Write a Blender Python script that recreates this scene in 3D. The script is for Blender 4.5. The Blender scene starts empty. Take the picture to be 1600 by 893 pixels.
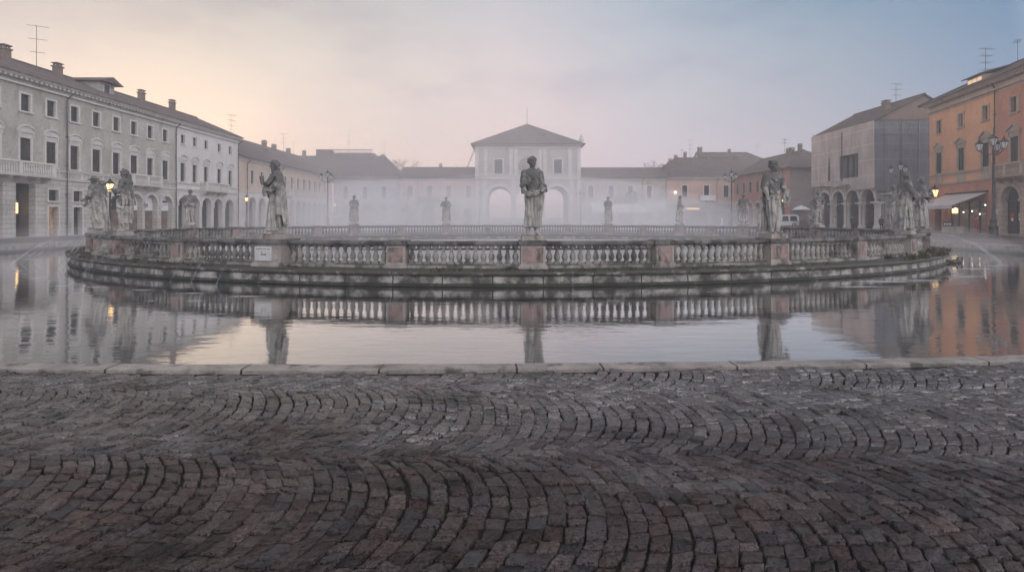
import bpy, bmesh, math, random
import numpy as np
from mathutils import Vector, Matrix, noise
from mathutils.geometry import tessellate_polygon
R = math.radians
random.seed(7)
sc = bpy.context.scene
COL = sc.collection
PI = math.pi

# ------------------------------------------------------------------ materials
def nt(name):
    m = bpy.data.materials.new(name); m.use_nodes = True
    t = m.node_tree; t.nodes.clear()
    return m, t
class G:
    """tiny node-graph helper"""
    def __init__(s, t): s.t = t
    def n(s, typ, ins=None, **at):
        x = s.t.nodes.new(typ)
        for k, v in at.items(): setattr(x, k, v)
        for k, v in (ins or {}).items(): s.set(x.inputs[k], v)
        return x
    def set(s, sock, v):
        if isinstance(v, bpy.types.NodeSocket): s.t.links.new(v, sock)
        elif isinstance(v, (tuple, list)) and sock.type == 'RGBA': sock.default_value = (*v[:3], 1)
        else: sock.default_value = v
    def math(s, op, a, b=0.0, clamp=False):
        x = s.n('ShaderNodeMath', {0: a, 1: b}, operation=op, use_clamp=clamp); return x.outputs[0]
    def mix(s, f, a, b, mode='MIX'):
        x = s.n('ShaderNodeMix', None, data_type='RGBA', blend_type=mode)
        s.set(x.inputs['Factor'], f)
        s.set([i for i in x.inputs if i.name == 'A' and i.type == 'RGBA'][0], a)
        s.set([i for i in x.inputs if i.name == 'B' and i.type == 'RGBA'][0], b)
        return [o for o in x.outputs if o.type == 'RGBA'][0]
    def noise(s, vec, scale, detail=4, rough=.55):
        x = s.n('ShaderNodeTexNoise', {'Vector': vec, 'Scale': scale, 'Detail': detail, 'Roughness': rough})
        return x.outputs['Fac']
    def step(s, v, lo, hi):
        x = s.n('ShaderNodeMapRange', {'Value': v, 'From Min': lo, 'From Max': hi}, interpolation_type='SMOOTHSTEP')
        return x.outputs['Result']
    def scale(s, vec, v):
        x = s.n('ShaderNodeVectorMath', {0: vec, 1: v}, operation='MULTIPLY'); return x.outputs[0]

def M(name, base, var=None, scale=.6, rough=.85, bump=.25, bscale=18, stain=None, sscale=1.2, slo=.52, shi=.72,
      streak=.25, brick=None, spec=.3, metal=0, emit=None, estr=0, uv=False, rnd=False, tiles=None, top=None, algae=None, grime=None, lip=None):
    m, t = nt(name); g = G(t)
    tc = g.n('ShaderNodeTexCoord'); P = tc.outputs['UV' if uv else 'Object']
    if rnd:
        oi = g.n('ShaderNodeObjectInfo')
        a = g.n('ShaderNodeVectorMath', {0: P, 1: g.scale(oi.outputs['Location'], (.37, .71, 0))}, operation='ADD'); P = a.outputs[0]
    col = base
    var = var or tuple(c * .8 for c in base)
    f = g.step(g.noise(P, scale, 6, .6), .35, .65)
    col = g.mix(f, base, var)
    fine = g.noise(P, scale * 14, 3)
    col = g.mix(.35, col, g.mix(g.step(fine, .3, .7), (.25, .25, .25), (.75, .75, .75)), 'SOFT_LIGHT')
    hgt = g.noise(P, bscale, 4, .65)
    if brick:
        bw, bh, mort, mc = brick
        sp = g.n('ShaderNodeSeparateXYZ', {0: P})
        if uv: v = P
        else:
            v = g.n('ShaderNodeCombineXYZ', {0: g.math('ADD', sp.outputs[0], sp.outputs[1]), 1: sp.outputs[2]}).outputs[0]
        b = g.n('ShaderNodeTexBrick', {'Vector': v, 'Scale': 1.0, 'Mortar Size': mort, 'Brick Width': bw, 'Row Height': bh,
                'Color1': (.35, .35, .35), 'Color2': (.65, .65, .65), 'Mortar Smooth': .4})
        col = g.mix(.35, col, b.outputs['Color'], 'SOFT_LIGHT')
        col = g.mix(b.outputs['Fac'], col, mc)
        hgt = g.math('SUBTRACT', g.math('MULTIPLY', hgt, .35), g.math('MULTIPLY', b.outputs['Fac'], 1.2))
    if tiles:
        sp = g.n('ShaderNodeSeparateXYZ', {0: P})
        w = g.math('SINE', g.math('MULTIPLY', sp.outputs[0], 2 * PI / tiles))
        rows = g.math('FRACT', g.math('MULTIPLY', sp.outputs[2], 5.0))
        cell = g.n('ShaderNodeTexWhiteNoise', {0: g.n('ShaderNodeCombineXYZ', {0: g.math('FLOOR', g.math('DIVIDE', sp.outputs[0], tiles)),
               1: g.math('FLOOR', g.math('MULTIPLY', sp.outputs[2], 5.0))}).outputs[0]}, noise_dimensions='3D').outputs['Value']
        col = g.mix(.8, col, g.mix(cell, (.3, .3, .3), (.72, .68, .66)), 'SOFT_LIGHT')
        hgt = g.math('ADD', g.math('MULTIPLY', w, .8), g.math('MULTIPLY', rows, -.5))
    if stain:
        S = g.scale(P, (1, 1, streak))
        f1 = g.step(g.noise(S, sscale, 7, .62), slo, shi)
        col = g.mix(f1, col, stain)
    if grime:      # crust of soot and lichen, thick on the parts named by height along the object
        gc, z0, z1 = grime
        spz = g.n('ShaderNodeSeparateXYZ', {0: tc.outputs['Object']})
        zz = g.step(spz.outputs[2], z0, z1)
        f2 = g.math('MULTIPLY', g.step(g.math('ADD', g.noise(P, 3.6, 8, .70), g.math('MULTIPLY', zz, .22)), .46, .70), .88)
        col = g.mix(f2, col, gc)
    if top:        # moss and lichen lie on the upward faces
        tcx, amt = top
        gn = g.n('ShaderNodeNewGeometry')
        nz = g.n('ShaderNodeSeparateXYZ', {0: gn.outputs['Normal']}).outputs[2]
        f3 = g.math('MULTIPLY', g.step(nz, .55, .85), g.step(g.noise(P, 2.2, 7, .7), amt, amt + .14))
        col = g.mix(f3, col, tcx)
    if algae:      # wet weed line a little above the water
        ac, z0, z1 = algae
        gn2 = g.n('ShaderNodeNewGeometry')
        wz = g.n('ShaderNodeSeparateXYZ', {0: gn2.outputs['Position']}).outputs[2]
        wz = g.math('ADD', wz, g.math('MULTIPLY', g.noise(P, 2.5, 6, .7), .28))
        col = g.mix(g.step(wz, z1, z0), col, ac)
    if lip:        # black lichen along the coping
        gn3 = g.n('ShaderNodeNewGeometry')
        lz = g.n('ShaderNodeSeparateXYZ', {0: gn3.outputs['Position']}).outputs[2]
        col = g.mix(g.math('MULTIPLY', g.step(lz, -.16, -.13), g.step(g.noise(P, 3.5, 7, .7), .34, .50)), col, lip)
    p = g.n('ShaderNodeBsdfPrincipled', {'Base Color': col, 'Roughness': rough, 'Metallic': metal, 'Specular IOR Level': spec})
    if bump:
        bn = g.n('ShaderNodeBump', {'Height': hgt, 'Strength': bump, 'Distance': .05})
        t.links.new(bn.outputs[0], p.inputs['Normal'])
    if emit:
        p.inputs['Emission Color'].default_value = (*emit, 1); p.inputs['Emission Strength'].default_value = estr
    o = g.n('ShaderNodeOutputMaterial'); t.links.new(p.outputs[0], o.inputs[0])
    return m

# ------------------------------------------------------------------ meshes
class MB:
    def __init__(s): s.v = []; s.f = []; s.mi = []; s.cur = 0
    def add(s, vs, fs):
        o = len(s.v); s.v += [tuple(p) for p in vs]
        for q in fs: s.f.append(tuple(o + i for i in q)); s.mi.append(s.cur)
        return s
    def box(s, x0, x1, y0, y1, z0, z1):
        return s.add([(x0, y0, z0), (x1, y0, z0), (x1, y1, z0), (x0, y1, z0), (x0, y0, z1), (x1, y0, z1), (x1, y1, z1), (x0, y1, z1)],
                     [(3, 2, 1, 0), (4, 5, 6, 7), (0, 1, 5, 4), (1, 2, 6, 5), (2, 3, 7, 6), (3, 0, 4, 7)])
    def prism(s, poly, y0, y1):                       # poly in (x, z), counter-clockwise seen from -y
        n = len(poly)
        s.add([(x, y0, z) for x, z in poly] + [(x, y1, z) for x, z in poly],
              [tuple(range(n)), tuple(range(2 * n - 1, n - 1, -1))] + [(i, i + n, (i + 1) % n + n, (i + 1) % n) for i in range(n)])
        return s
    def cyl(s, p0, p1, r0, r1=None, n=10, caps=True):
        p0, p1 = Vector(p0), Vector(p1); r1 = r0 if r1 is None else r1
        d = (p1 - p0); q = d.to_track_quat('Z', 'Y')
        vs = []
        for p, r in ((p0, r0), (p1, r1)):
            for i in range(n):
                a = 2 * PI * i / n; vs.append(p + q @ Vector((math.cos(a) * r, math.sin(a) * r, 0)))
        fs = [(i, (i + 1) % n, (i + 1) % n + n, i + n) for i in range(n)]
        if caps: fs += [tuple(range(n - 1, -1, -1)), tuple(range(n, 2 * n))]
        return s.add(vs, fs)
    def tube(s, pts, r, n=6):
        rs = r if isinstance(r, (list, tuple)) else [r] * len(pts)
        pts = [Vector(p) for p in pts]; vs = []; fs = []
        for k, p in enumerate(pts):
            d = (pts[min(k + 1, len(pts) - 1)] - pts[max(k - 1, 0)])
            q = d.to_track_quat('Z', 'Y')
            for i in range(n):
                a = 2 * PI * i / n; vs.append(p + q @ Vector((math.cos(a) * rs[k], math.sin(a) * rs[k], 0)))
        for k in range(len(pts) - 1):
            for i in range(n):
                fs.append((k * n + i, k * n + (i + 1) % n, (k + 1) * n + (i + 1) % n, (k + 1) * n + i))
        fs += [tuple(range(n - 1, -1, -1)), tuple(range((len(pts) - 1) * n, len(pts) * n))]
        return s.add(vs, fs)
    def ball(s, c, r, n=12, m=8, rot=None):
        r = r if isinstance(r, (tuple, list)) else (r, r, r); c = Vector(c); vs = []; fs = []
        for j in range(m + 1):
            th = PI * j / m
            for i in range(n):
                a = 2 * PI * i / n
                p = Vector((r[0] * math.sin(th) * math.cos(a), r[1] * math.sin(th) * math.sin(a), r[2] * math.cos(th)))
                if rot is not None: p = rot @ p
                vs.append(c + p)
        for j in range(m):
            for i in range(n):
                a, b = j * n + i, j * n + (i + 1) % n
                fs.append((a, a + n, b + n, b))
        return s.add(vs, fs)
    def lathe(s, prof, c=(0, 0, 0), n=12):            # prof (r, z)
        vs = []; fs = []; c = Vector(c)
        for r, z in prof:
            for i in range(n):
                a = 2 * PI * i / n; vs.append(c + Vector((r * math.cos(a), r * math.sin(a), z)))
        for j in range(len(prof) - 1):
            for i in range(n):
                a, b = j * n + i, j * n + (i + 1) % n
                fs.append((a, b, b + n, a + n))
        fs += [tuple(range(n - 1, -1, -1)), tuple(range((len(prof) - 1) * n, len(prof) * n))]
        return s.add(vs, fs)
    def loft(s, secs, n=36, sub=1):                   # secs: (z, cx, cy, rx, ry, amp, nf, ph)
        rows = []
        for k in range(len(secs) - 1):
            for j in range(sub):
                u = j / sub; rows.append([a + (b - a) * u for a, b in zip(secs[k], secs[k + 1])])
        rows.append(list(secs[-1])); vs = []; fs = []
        for z, cx, cy, rx, ry, amp, nf, ph in rows:
            for i in range(n):
                a = 2 * PI * i / n
                w = 1 + amp * (math.sin(nf * a + ph) + .5 * math.sin((nf * 1.7 // 1) * a + 1.3 * ph + 1))
                vs.append((cx + rx * w * math.cos(a), cy + ry * w * math.sin(a), z))
        for j in range(len(rows) - 1):
            for i in range(n):
                a, b = j * n + i, j * n + (i + 1) % n
                fs.append((a, b, b + n, a + n))
        fs += [tuple(range(n - 1, -1, -1)), tuple(range((len(rows) - 1) * n, len(rows) * n))]
        return s.add(vs, fs)
    def xf(s, mat, start=0):
        for i in range(start, len(s.v)): s.v[i] = tuple(mat @ Vector(s.v[i]))
        return s
    def mesh(s, name, mats=(), smooth=False):
        me = bpy.data.meshes.new(name); me.from_pydata(s.v, [], s.f)
        for m in (mats if isinstance(mats, (list, tuple)) else [mats]):
            if m: me.materials.append(m)
        if any(s.mi): me.polygons.foreach_set('material_index', s.mi)
        if smooth: me.polygons.foreach_set('use_smooth', [True] * len(me.polygons))
        me.update(); return me
    def build(s, name, mat, parent=None, smooth=False, fix=True):
        me = s.mesh(name, mat, smooth)
        if fix:
            bm = bmesh.new(); bm.from_mesh(me); bmesh.ops.recalc_face_normals(bm, faces=bm.faces); bm.to_mesh(me); bm.free()
        return link(name, me, parent)
def link(name, data, parent=None, loc=None, rz=None):
    o = bpy.data.objects.new(name, data); COL.objects.link(o)
    if parent: o.parent = parent
    if loc is not None: o.location = loc
    if rz is not None: o.rotation_euler = (0, 0, rz)
    return o
def tag(o, label=None, cat=None, group=None, kind=None):
    for k, v in (('label', label), ('category', cat), ('group', group), ('kind', kind)):
        if v: o[k] = v
    return o
def thing(name, label, cat, loc=(0, 0, 0), rz=0, group=None):
    o = link(name, None, None, loc, rz); o.empty_display_size = .3
    return tag(o, label, cat, group)
KIDS = {}
def copy_tree(o, parent=None):
    c = o.copy(); COL.objects.link(c)
    if parent is not None: c.parent = parent
    for ch in list(o.children): copy_tree(ch, c)
    return c
HZ, FPX, EYE = 339.0, 800.0, 1.6
def at(px, d, z=0.0): return Vector(((px - 800) / FPX * d, d, z))   # survey: bearing in the photo + distance -> ground point
HAZE, MIST1, MIST2, MIST3 = .0022, .013, .020, .04
MIST4 = .0068
EXPO, SKYK = 0.20, 10.0
_REAR_FILL = [(.0, (2.25, 2.15, 2.2)), (.36, (1.35, 1.38, 1.5))]  # unseen sky behind the camera, brightened as fill light on facing fronts
SKY_LOW = _REAR_FILL + [(.59, (.40, .41, .51)), (.70, (.48, .47, .56)), (.83, (.66, .57, .64)), (.91, (.94, .73, .67)), (1.0, (1.10, .85, .69))]
SKY_MID = _REAR_FILL + [(.59, (.17, .28, .43)), (.70, (.37, .42, .50)), (.83, (.58, .56, .615)), (.91, (.77, .65, .64)), (1.0, (.76, .68, .615))]
SKY_HIGH = _REAR_FILL + [(.59, (.02, .16, .32)), (.70, (.15, .30, .43)), (.83, (.38, .46, .54)), (.91, (.50, .52, .58)), (1.0, (.48, .475, .475))]
SKY_TOP = [(.0, (1.5, 1.45, 1.5)), (.36, (.95, .95, 1.0)), (.59, (.16, .22, .32)), (.83, (.40, .40, .45)), (1.0, (.85, .74, .66))]  # unseen sky overhead, its brightness shaped to fill-light the scene
# ------------------------------------------------------------------ palette (base colours)
W = {}
W['statue'] = M('statue_stone', (.41, .39, .36), (.29, .275, .26), 2.2, .85, .35, 30, stain=(.16, .155, .15), sscale=3.2, slo=.56, shi=.70, streak=.35, grime=((.082, .082, .080), .7, 2.1), rnd=True)
W['balustrade'] = M('balustrade_stone', (.30, .285, .265), (.16, .15, .14), 1.3, .8, .4, 26, stain=(.075, .073, .068), sscale=2.4, slo=.47, shi=.62, streak=.5, top=((.055, .058, .04), .36), rnd=True)
W['rail'] = M('rail_stone', (.17, .165, .155), (.10, .10, .095), 1.3, .75, .45, 26, stain=(.045, .045, .042), sscale=2.4, slo=.44, shi=.6, streak=.7, rnd=True)
W['red_marble'] = M('red_marble', (.30, .205, .185), (.21, .165, .155), 2.5, .75, .45, 22, stain=(.085, .078, .075), sscale=3.0, slo=.46, shi=.62, streak=.6, rnd=True)
W['pedestal'] = M('pedestal_stone', (.33, .30, .27), (.24, .215, .20), 1.6, .8, .35, 22, stain=(.085, .08, .075), sscale=1.8, slo=.5, shi=.66, streak=.5, rnd=True)
W['ring'] = M('ring_wall_stone', (.36, .345, .325), (.22, .21, .195), 1.6, .75, .8, 16, stain=(.050, .050, .046), sscale=1.6, slo=.36, shi=.62, streak=.7, uv=True,
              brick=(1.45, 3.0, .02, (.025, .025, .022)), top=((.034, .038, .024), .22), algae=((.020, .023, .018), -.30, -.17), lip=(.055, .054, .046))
W['fog_floor'] = M('fog_toned_floor', (.36, .355, .35), (.30, .295, .29), .6, .95, .3, 40)  # pale tone stands in for bright fog seen between the balusters
W['kerb'] = M('kerb_stone', (.30, .27, .25), (.20, .18, .165), 2.6, .5, .6, 40, stain=(.085, .078, .07), sscale=4, slo=.52, shi=.66, streak=1, uv=True, brick=(1.42, 5, .012, (.025, .025, .022)), algae=((.03, .033, .026), -.3, -.1))
W['ground'] = M('paved_ground', (.10, .095, .095), (.07, .068, .07), .35, .5, .5, 12, stain=(.045, .043, .04), sscale=.5, slo=.55, shi=.7, streak=1)
W['ground2'] = M('joint_sand', (.016, .015, .013), (.010, .010, .009), 1.5, .8, .5, 60, stain=(.018, .024, .010), sscale=1.2, slo=.55, shi=.65, streak=1)
W['grey_plaster'] = M('grey_beige_plaster', (.43, .41, .375), (.33, .315, .285), .32, .9, .2, 10, stain=(.20, .185, .165), sscale=.9, slo=.50, shi=.75, streak=.22)
W['white_plaster'] = M('pale_cream_plaster', (.61, .59, .565), (.53, .51, .485), .3, .9, .15, 10, stain=(.40, .375, .34), sscale=.8, slo=.55, shi=.8, streak=.25)
W['ochre'] = M('peach_plaster', (.54, .44, .36), (.47, .385, .315), .3, .9, .15, 10, stain=(.34, .27, .21), sscale=.8, slo=.55, shi=.8, streak=.25)
W['lilac'] = M('lilac_plaster', (.42, .39, .44), (.36, .34, .38), .3, .9, .15, 10)
W['pinkish'] = M('faded_pink_plaster', (.52, .36, .31), (.45, .32, .28), .3, .9, .15, 10, stain=(.34, .27, .24), sscale=.7, slo=.55, shi=.8)
W['cream'] = M('cream_plaster', (.46, .41, .37), (.37, .335, .31), .3, .9, .15, 10, stain=(.26, .24, .225), sscale=.8, slo=.5, shi=.75)
W['salmon'] = M('salmon_plaster', (.50, .25, .19), (.42, .22, .17), .35, .9, .2, 10, stain=(.28, .17, .14), sscale=.8, slo=.55, shi=.8)
W['orange'] = M('orange_plaster', (.72, .39, .225), (.61, .32, .19), .4, .9, .2, 10, stain=(.50, .27, .165), sscale=.9, slo=.52, shi=.78, streak=.3)
W['terracotta'] = M('terracotta_plaster', (.52, .245, .175), (.43, .21, .155), .5, .9, .2, 10, stain=(.30, .12, .075), sscale=1, slo=.54, shi=.76, streak=.3)
W['ashlar'] = M('rusticated_stone', (.50, .48, .45), (.42, .40, .375), .5, .85, .6, 9, brick=(1.3, .36, .014, (.15, .145, .14)), stain=(.30, .285, .265), sscale=1, slo=.55, shi=.8)
W['warm_ashlar'] = M('warm_rusticated_stone', (.52, .40, .31), (.43, .34, .27), .5, .85, .6, 9, brick=(.95, .42, .014, (.16, .12, .10)), stain=(.30, .24, .20), sscale=1.2, slo=.55, shi=.8)
W['trim'] = M('white_stone_trim', (.58, .56, .53), (.50, .48, .455), .8, .8, .15, 14, stain=(.30, .29, .275), sscale=1.5, slo=.58, shi=.8)
W['warm_trim'] = M('warm_stone_trim', (.45, .36, .285), (.37, .30, .245), .8, .8, .15, 14, stain=(.20, .17, .14), sscale=1.5, slo=.52, shi=.75)
W['brick_end'] = M('bare_brick_end', (.30, .235, .215), (.24, .195, .18), .6, .9, .3, 12, brick=(.3, .09, .008, (.26, .23, .215)))
W['tiles'] = M('old_clay_tiles', (.125, .100, .092), (.095, .08, .075), .35, .85, .5, 10, tiles=.22, stain=(.075, .065, .06), sscale=.6, slo=.5, shi=.75, streak=1)
W['dark_tiles'] = M('dark_clay_tiles', (.085, .065, .058), (.06, .05, .045), .35, .85, .5, 10, tiles=.22, stain=(.04, .037, .034), sscale=.6, slo=.5, shi=.75, streak=1)
W['brick'] = M('chimney_brick', (.20, .135, .105), (.14, .105, .09), 1, .9, .3, 20, brick=(.25, .07, .01, (.22, .2, .18)))
W['glass'] = M('dark_window_glass', (.030, .034, .040), (.02, .023, .028), .6, .12, 0, 1, spec=.5)
W['shutter'] = M('dark_green_shutter', (.035, .042, .038), (.025, .03, .028), 1, .6, .5, 30)
W['pale_shutter'] = M('pale_wood_panel', (.50, .37, .26), (.40, .30, .22), 1.5, .6, .2, 30)
W['brown_shutter'] = M('brown_shutter', (.060, .054, .050), (.045, .041, .04), 1, .6, .5, 30)
W['dark'] = M('dark_interior', (.045, .045, .050), (.03, .03, .035), .6, .8, 0, 1)
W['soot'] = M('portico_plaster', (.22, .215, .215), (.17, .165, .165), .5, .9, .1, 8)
W['metal'] = M('black_cast_iron', (.018, .020, .021), (.028, .028, .028), 4, .45, .15, 40, spec=.5)
W['zinc'] = M('weathered_zinc', (.13, .13, .13), (.09, .09, .088), 2, .5, .1, 30, metal=.5)
W['lamp_glass'] = M('frosted_lamp_glass', (.62, .62, .60), (.55, .55, .54), 3, .3, 0, 1, spec=.5)
W['lamp_lit'] = M('lit_lamp_glass', (.9, .75, .5), None, 3, .3, 0, 1, emit=(1, .62, .25), estr=2.0)
W['lit_pane'] = M('dim_lit_pane', (.6, .45, .3), None, 3, .3, 0, 1, emit=(1, .66, .36), estr=.55)
W['bulb_white'] = M('lit_white_bulb', (.9, .9, .85), None, 3, .3, 0, 1, emit=(1, .88, .70), estr=6)
W['shop_lit'] = M('lit_shop_interior', (.45, .32, .22), (.25, .17, .13), 1.6, .6, 0, 1, emit=(1, .55, .28), estr=.07, stain=(.10, .08, .07), sscale=2.5, slo=.45, shi=.6)
W['shop_dim'] = M('dim_shop_interior', (.16, .13, .11), (.06, .06, .06), 1.4, .4, 0, 1, emit=(1, .6, .35), estr=.03, stain=(.30, .2, .12), sscale=3, slo=.6, shi=.66, streak=1)
W['awning'] = M('pale_awning_cloth', (.58, .53, .52), (.50, .46, .45), 1, .8, .1, 30)
W['red_cloth'] = M('red_cloth', (.45, .06, .05), (.35, .05, .045), 1, .8, .1, 30)
W['white'] = M('white_paint', (.72, .73, .76), (.66, .67, .70), 1, .5, .05, 30)
W['plaque'] = M('plaque_marble', (.47, .46, .45), (.40, .39, .38), 2, .6, .1, 30)
W['ink'] = M('dark_lettering', (.06, .06, .075), None, 1, .6, 0, 1)
W['net'] = None
W['leaf'] = M('dark_leaves', (.045, .060, .028), (.03, .042, .022), 2, .7, 0, 1)
W['weed'] = M('rusty_weeds', (.085, .060, .035), (.045, .055, .022), 3, .8, 0, 1)
W['grass'] = M('ledge_moss_grass', (.040, .042, .022), (.032, .03, .018), 3, .9, 0, 1)
W['bark'] = M('bare_twigs', (.11, .09, .08), (.08, .07, .065), 2, .9, 0, 1)
W['skin'] = M('skin', (.45, .30, .23), None, 2, .6, 0, 1)
W['coat'] = M('dark_coat_cloth', (.035, .037, .045), (.025, .027, .033), 2, .8, .1, 30)
W['coat_red'] = M('red_coat_cloth', (.30, .05, .05), (.22, .045, .04), 2, .8, .1, 30)
W['coat_pale'] = M('pale_coat_cloth', (.55, .53, .50), (.48, .46, .44), 2, .8, .1, 30)
W['car_white'] = M('white_car_paint', (.70, .72, .74), (.66, .68, .70), .5, .25, 0, 1, spec=.5)
W['car_silver'] = M('silver_car_paint', (.42, .44, .47), (.38, .40, .43), .5, .3, 0, 1, spec=.5, metal=.3)
W['rubber'] = M('black_rubber', (.015, .015, .016), None, 2, .8, 0, 1)
W['duck'] = M('duck_feathers', (.05, .043, .036), (.09, .075, .06), 8, .7, .2, 40)

def net_mat(name, base, var, alpha):
    m, t = nt(name); g = G(t)
    P = g.n('ShaderNodeTexCoord').outputs['Object']
    sp = g.n('ShaderNodeSeparateXYZ', {0: P})
    s = g.math('ADD', sp.outputs[0], sp.outputs[1])
    f = g.step(g.noise(g.scale(P, (1, 1, .35)), .9, 6, .65), .35, .65)
    col = g.mix(f, base, var)
    fold = g.noise(g.scale(P, (2.2, 2.2, .5)), 1.6, 5, .7)
    # seams between the lifts of sheeting and the poles showing behind
    lx = g.math('LESS_THAN', g.math('ABSOLUTE', g.math('SUBTRACT', g.math('FRACT', g.math('DIVIDE', s, 1.9)), .5)), .018)
    lz = g.math('LESS_THAN', g.math('ABSOLUTE', g.math('SUBTRACT', g.math('FRACT', g.math('DIVIDE', sp.outputs[2], 1.95)), .5)), .02)
    ln = g.math('MULTIPLY', g.math('MAXIMUM', lx, lz), .55)
    col = g.mix(ln, col, tuple(min(1, c * 1.5) for c in base))
    d = g.n('ShaderNodeBsdfDiffuse', {'Color': col})
    b = g.n('ShaderNodeBump', {'Height': fold, 'Strength': 1.0, 'Distance': .22}); t.links.new(b.outputs[0], d.inputs['Normal'])
    tr = g.n('ShaderNodeBsdfTransparent')
    mx = g.n('ShaderNodeMixShader', {0: alpha, 1: tr.outputs[0], 2: d.outputs[0]})
    o = g.n('ShaderNodeOutputMaterial'); t.links.new(mx.outputs[0], o.inputs[0]); return m
W['net'] = net_mat('scaffold_netting', (.62, .52, .48), (.47, .395, .37), .93)
W['net_shade'] = net_mat('shade_toned_netting', (.19, .20, .215), (.145, .155, .17), .90)  # same netting; shade on the end wall put into a darker, bluer colour

def cobble_mat():
    m, t = nt('porphyry_setts'); g = G(t)
    P = g.n('ShaderNodeTexCoord').outputs['Object']
    at_ = g.n('ShaderNodeAttribute', attribute_name='stone'); c = at_.outputs['Color']; rnd = at_.outputs['Alpha']
    f = g.noise(P, 42, 6, .75)
    c = g.mix(1.0, c, (.44, .325, .325), 'MULTIPLY')
    col = g.mix(.9, c, g.mix(g.step(f, .3, .7), (.12, .12, .12), (.88, .88, .88)), 'SOFT_LIGHT')
    d = g.step(g.noise(g.scale(P, (.8, 1.3, 1)), 1.15, 7, .66), .50, .66)       # silt and grime lying over the setts
    col = g.mix(g.math('MULTIPLY', d, .7), col, (.016, .0145, .013))
    pit = g.step(g.noise(P, 80, 4, .65), .54, .66)
    col = g.mix(g.math('MULTIPLY', pit, .8), col, (.010, .009, .009))
    rg = g.math('ADD', g.n('ShaderNodeMapRange', {'Value': rnd, 'To Min': .12, 'To Max': .38}).outputs[0], g.math('MULTIPLY', f, .14))
    sp = g.n('ShaderNodeMapRange', {'Value': rnd, 'To Min': 1.45, 'To Max': .5}).outputs[0]
    sp = g.math('MULTIPLY', sp, g.math('SUBTRACT', 1.0, g.math('MULTIPLY', d, .66)))
    sp = g.math('MULTIPLY', sp, g.math('SUBTRACT', 1.0, g.math('MULTIPLY', pit, .85)))
    sp = g.math('MULTIPLY', sp, g.n('ShaderNodeMapRange', {'Value': f, 'From Min': .3, 'From Max': .7, 'To Min': .55, 'To Max': 1.45}).outputs[0])
    # setts splashed by the canal stay wet, in patches
    yy = g.n('ShaderNodeSeparateXYZ', {0: P}).outputs[1]
    wet = g.step(g.math('ADD', g.math('MULTIPLY', g.math('SUBTRACT', yy, 3.6), .30), g.math('SUBTRACT', g.noise(g.scale(P, (.6, 1.4, 1)), 1.3, 5, .6), .5)), -.22, .34)
    rg = g.math('MULTIPLY', rg, g.math('SUBTRACT', 1.0, g.math('MULTIPLY', wet, .45)))
    sp = g.math('MULTIPLY', sp, g.math('ADD', .52, g.math('MULTIPLY', wet, 1.75)))
    p = g.n('ShaderNodeBsdfPrincipled', {'Base Color': col, 'Roughness': rg, 'Specular IOR Level': sp})
    h = g.math('ADD', g.math('MULTIPLY', g.noise(P, 30, 6, .75), 1.0), g.math('MULTIPLY', pit, -.30))
    b = g.n('ShaderNodeBump', {'Height': h, 'Strength': 1.0, 'Distance': .013}); t.links.new(b.outputs[0], p.inputs['Normal'])
    o = g.n('ShaderNodeOutputMaterial'); t.links.new(p.outputs[0], o.inputs[0]); return m
W['cobble'] = cobble_mat()

def water_mat():
    m, t = nt('still_canal_water'); g = G(t)
    P = g.n('ShaderNodeTexCoord').outputs['Object']
    # slow swell plus patches of finer ripple, drawn out sideways
    calm = g.step(g.noise(P, .16, 3, .5), .42, .62)
    a = g.noise(g.scale(P, (.35, 1.0, 1)), 3.2, 3, .55)
    b = g.noise(g.scale(P, (.30, 1.0, 1)), 11, 3, .5)
    h = g.math('ADD', g.math('MULTIPLY', a, .55), g.math('MULTIPLY', g.math('MULTIPLY', b, calm), .35))
    bp = g.n('ShaderNodeBump', {'Height': h, 'Strength': .075, 'Distance': .10})
    p = g.n('ShaderNodeBsdfDiffuse', {'Color': (.014, .019, .020)})
    gl = g.n('ShaderNodeBsdfGlossy', {'Color': (1, 1, 1), 'Roughness': .05}); t.links.new(bp.outputs[0], gl.inputs['Normal'])
    fr = g.n('ShaderNodeFresnel', {'IOR': 1.33, 'Normal': bp.outputs[0]}).outputs[0]
    fac = g.n('ShaderNodeMapRange', {'Value': fr, 'From Min': .05, 'From Max': .40, 'To Min': .24, 'To Max': .90}).outputs[0]
    mx = g.n('ShaderNodeMixShader', {0: fac, 1: p.outputs[0], 2: gl.outputs[0]})
    o = g.n('ShaderNodeOutputMaterial'); t.links.new(mx.outputs[0], o.inputs[0]); return m
W['water'] = water_mat()

def foam_mat():
    m, t = nt('splash_foam'); g = G(t)
    tc = g.n('ShaderNodeTexCoord'); oi = g.n('ShaderNodeObjectInfo')
    P = g.n('ShaderNodeVectorMath', {0: tc.outputs['Object'], 1: oi.outputs['Location']}, operation='ADD').outputs[0]
    gp = g.n('ShaderNodeAttribute', attribute_name='edge').outputs['Fac']
    f = g.step(g.math('MULTIPLY', g.math('ADD', g.noise(g.scale(P, (1, 2.4, 1)), 5, 5, .65), .15), gp), .18, .55)
    d = g.n('ShaderNodeBsdfDiffuse', {'Color': (.62, .64, .66)})
    tr = g.n('ShaderNodeBsdfTransparent')
    mx = g.n('ShaderNodeMixShader', {0: g.math('MULTIPLY', f, .45), 1: tr.outputs[0], 2: d.outputs[0]})
    o = g.n('ShaderNodeOutputMaterial'); t.links.new(mx.outputs[0], o.inputs[0]); return m
W['foam'] = foam_mat()
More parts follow.
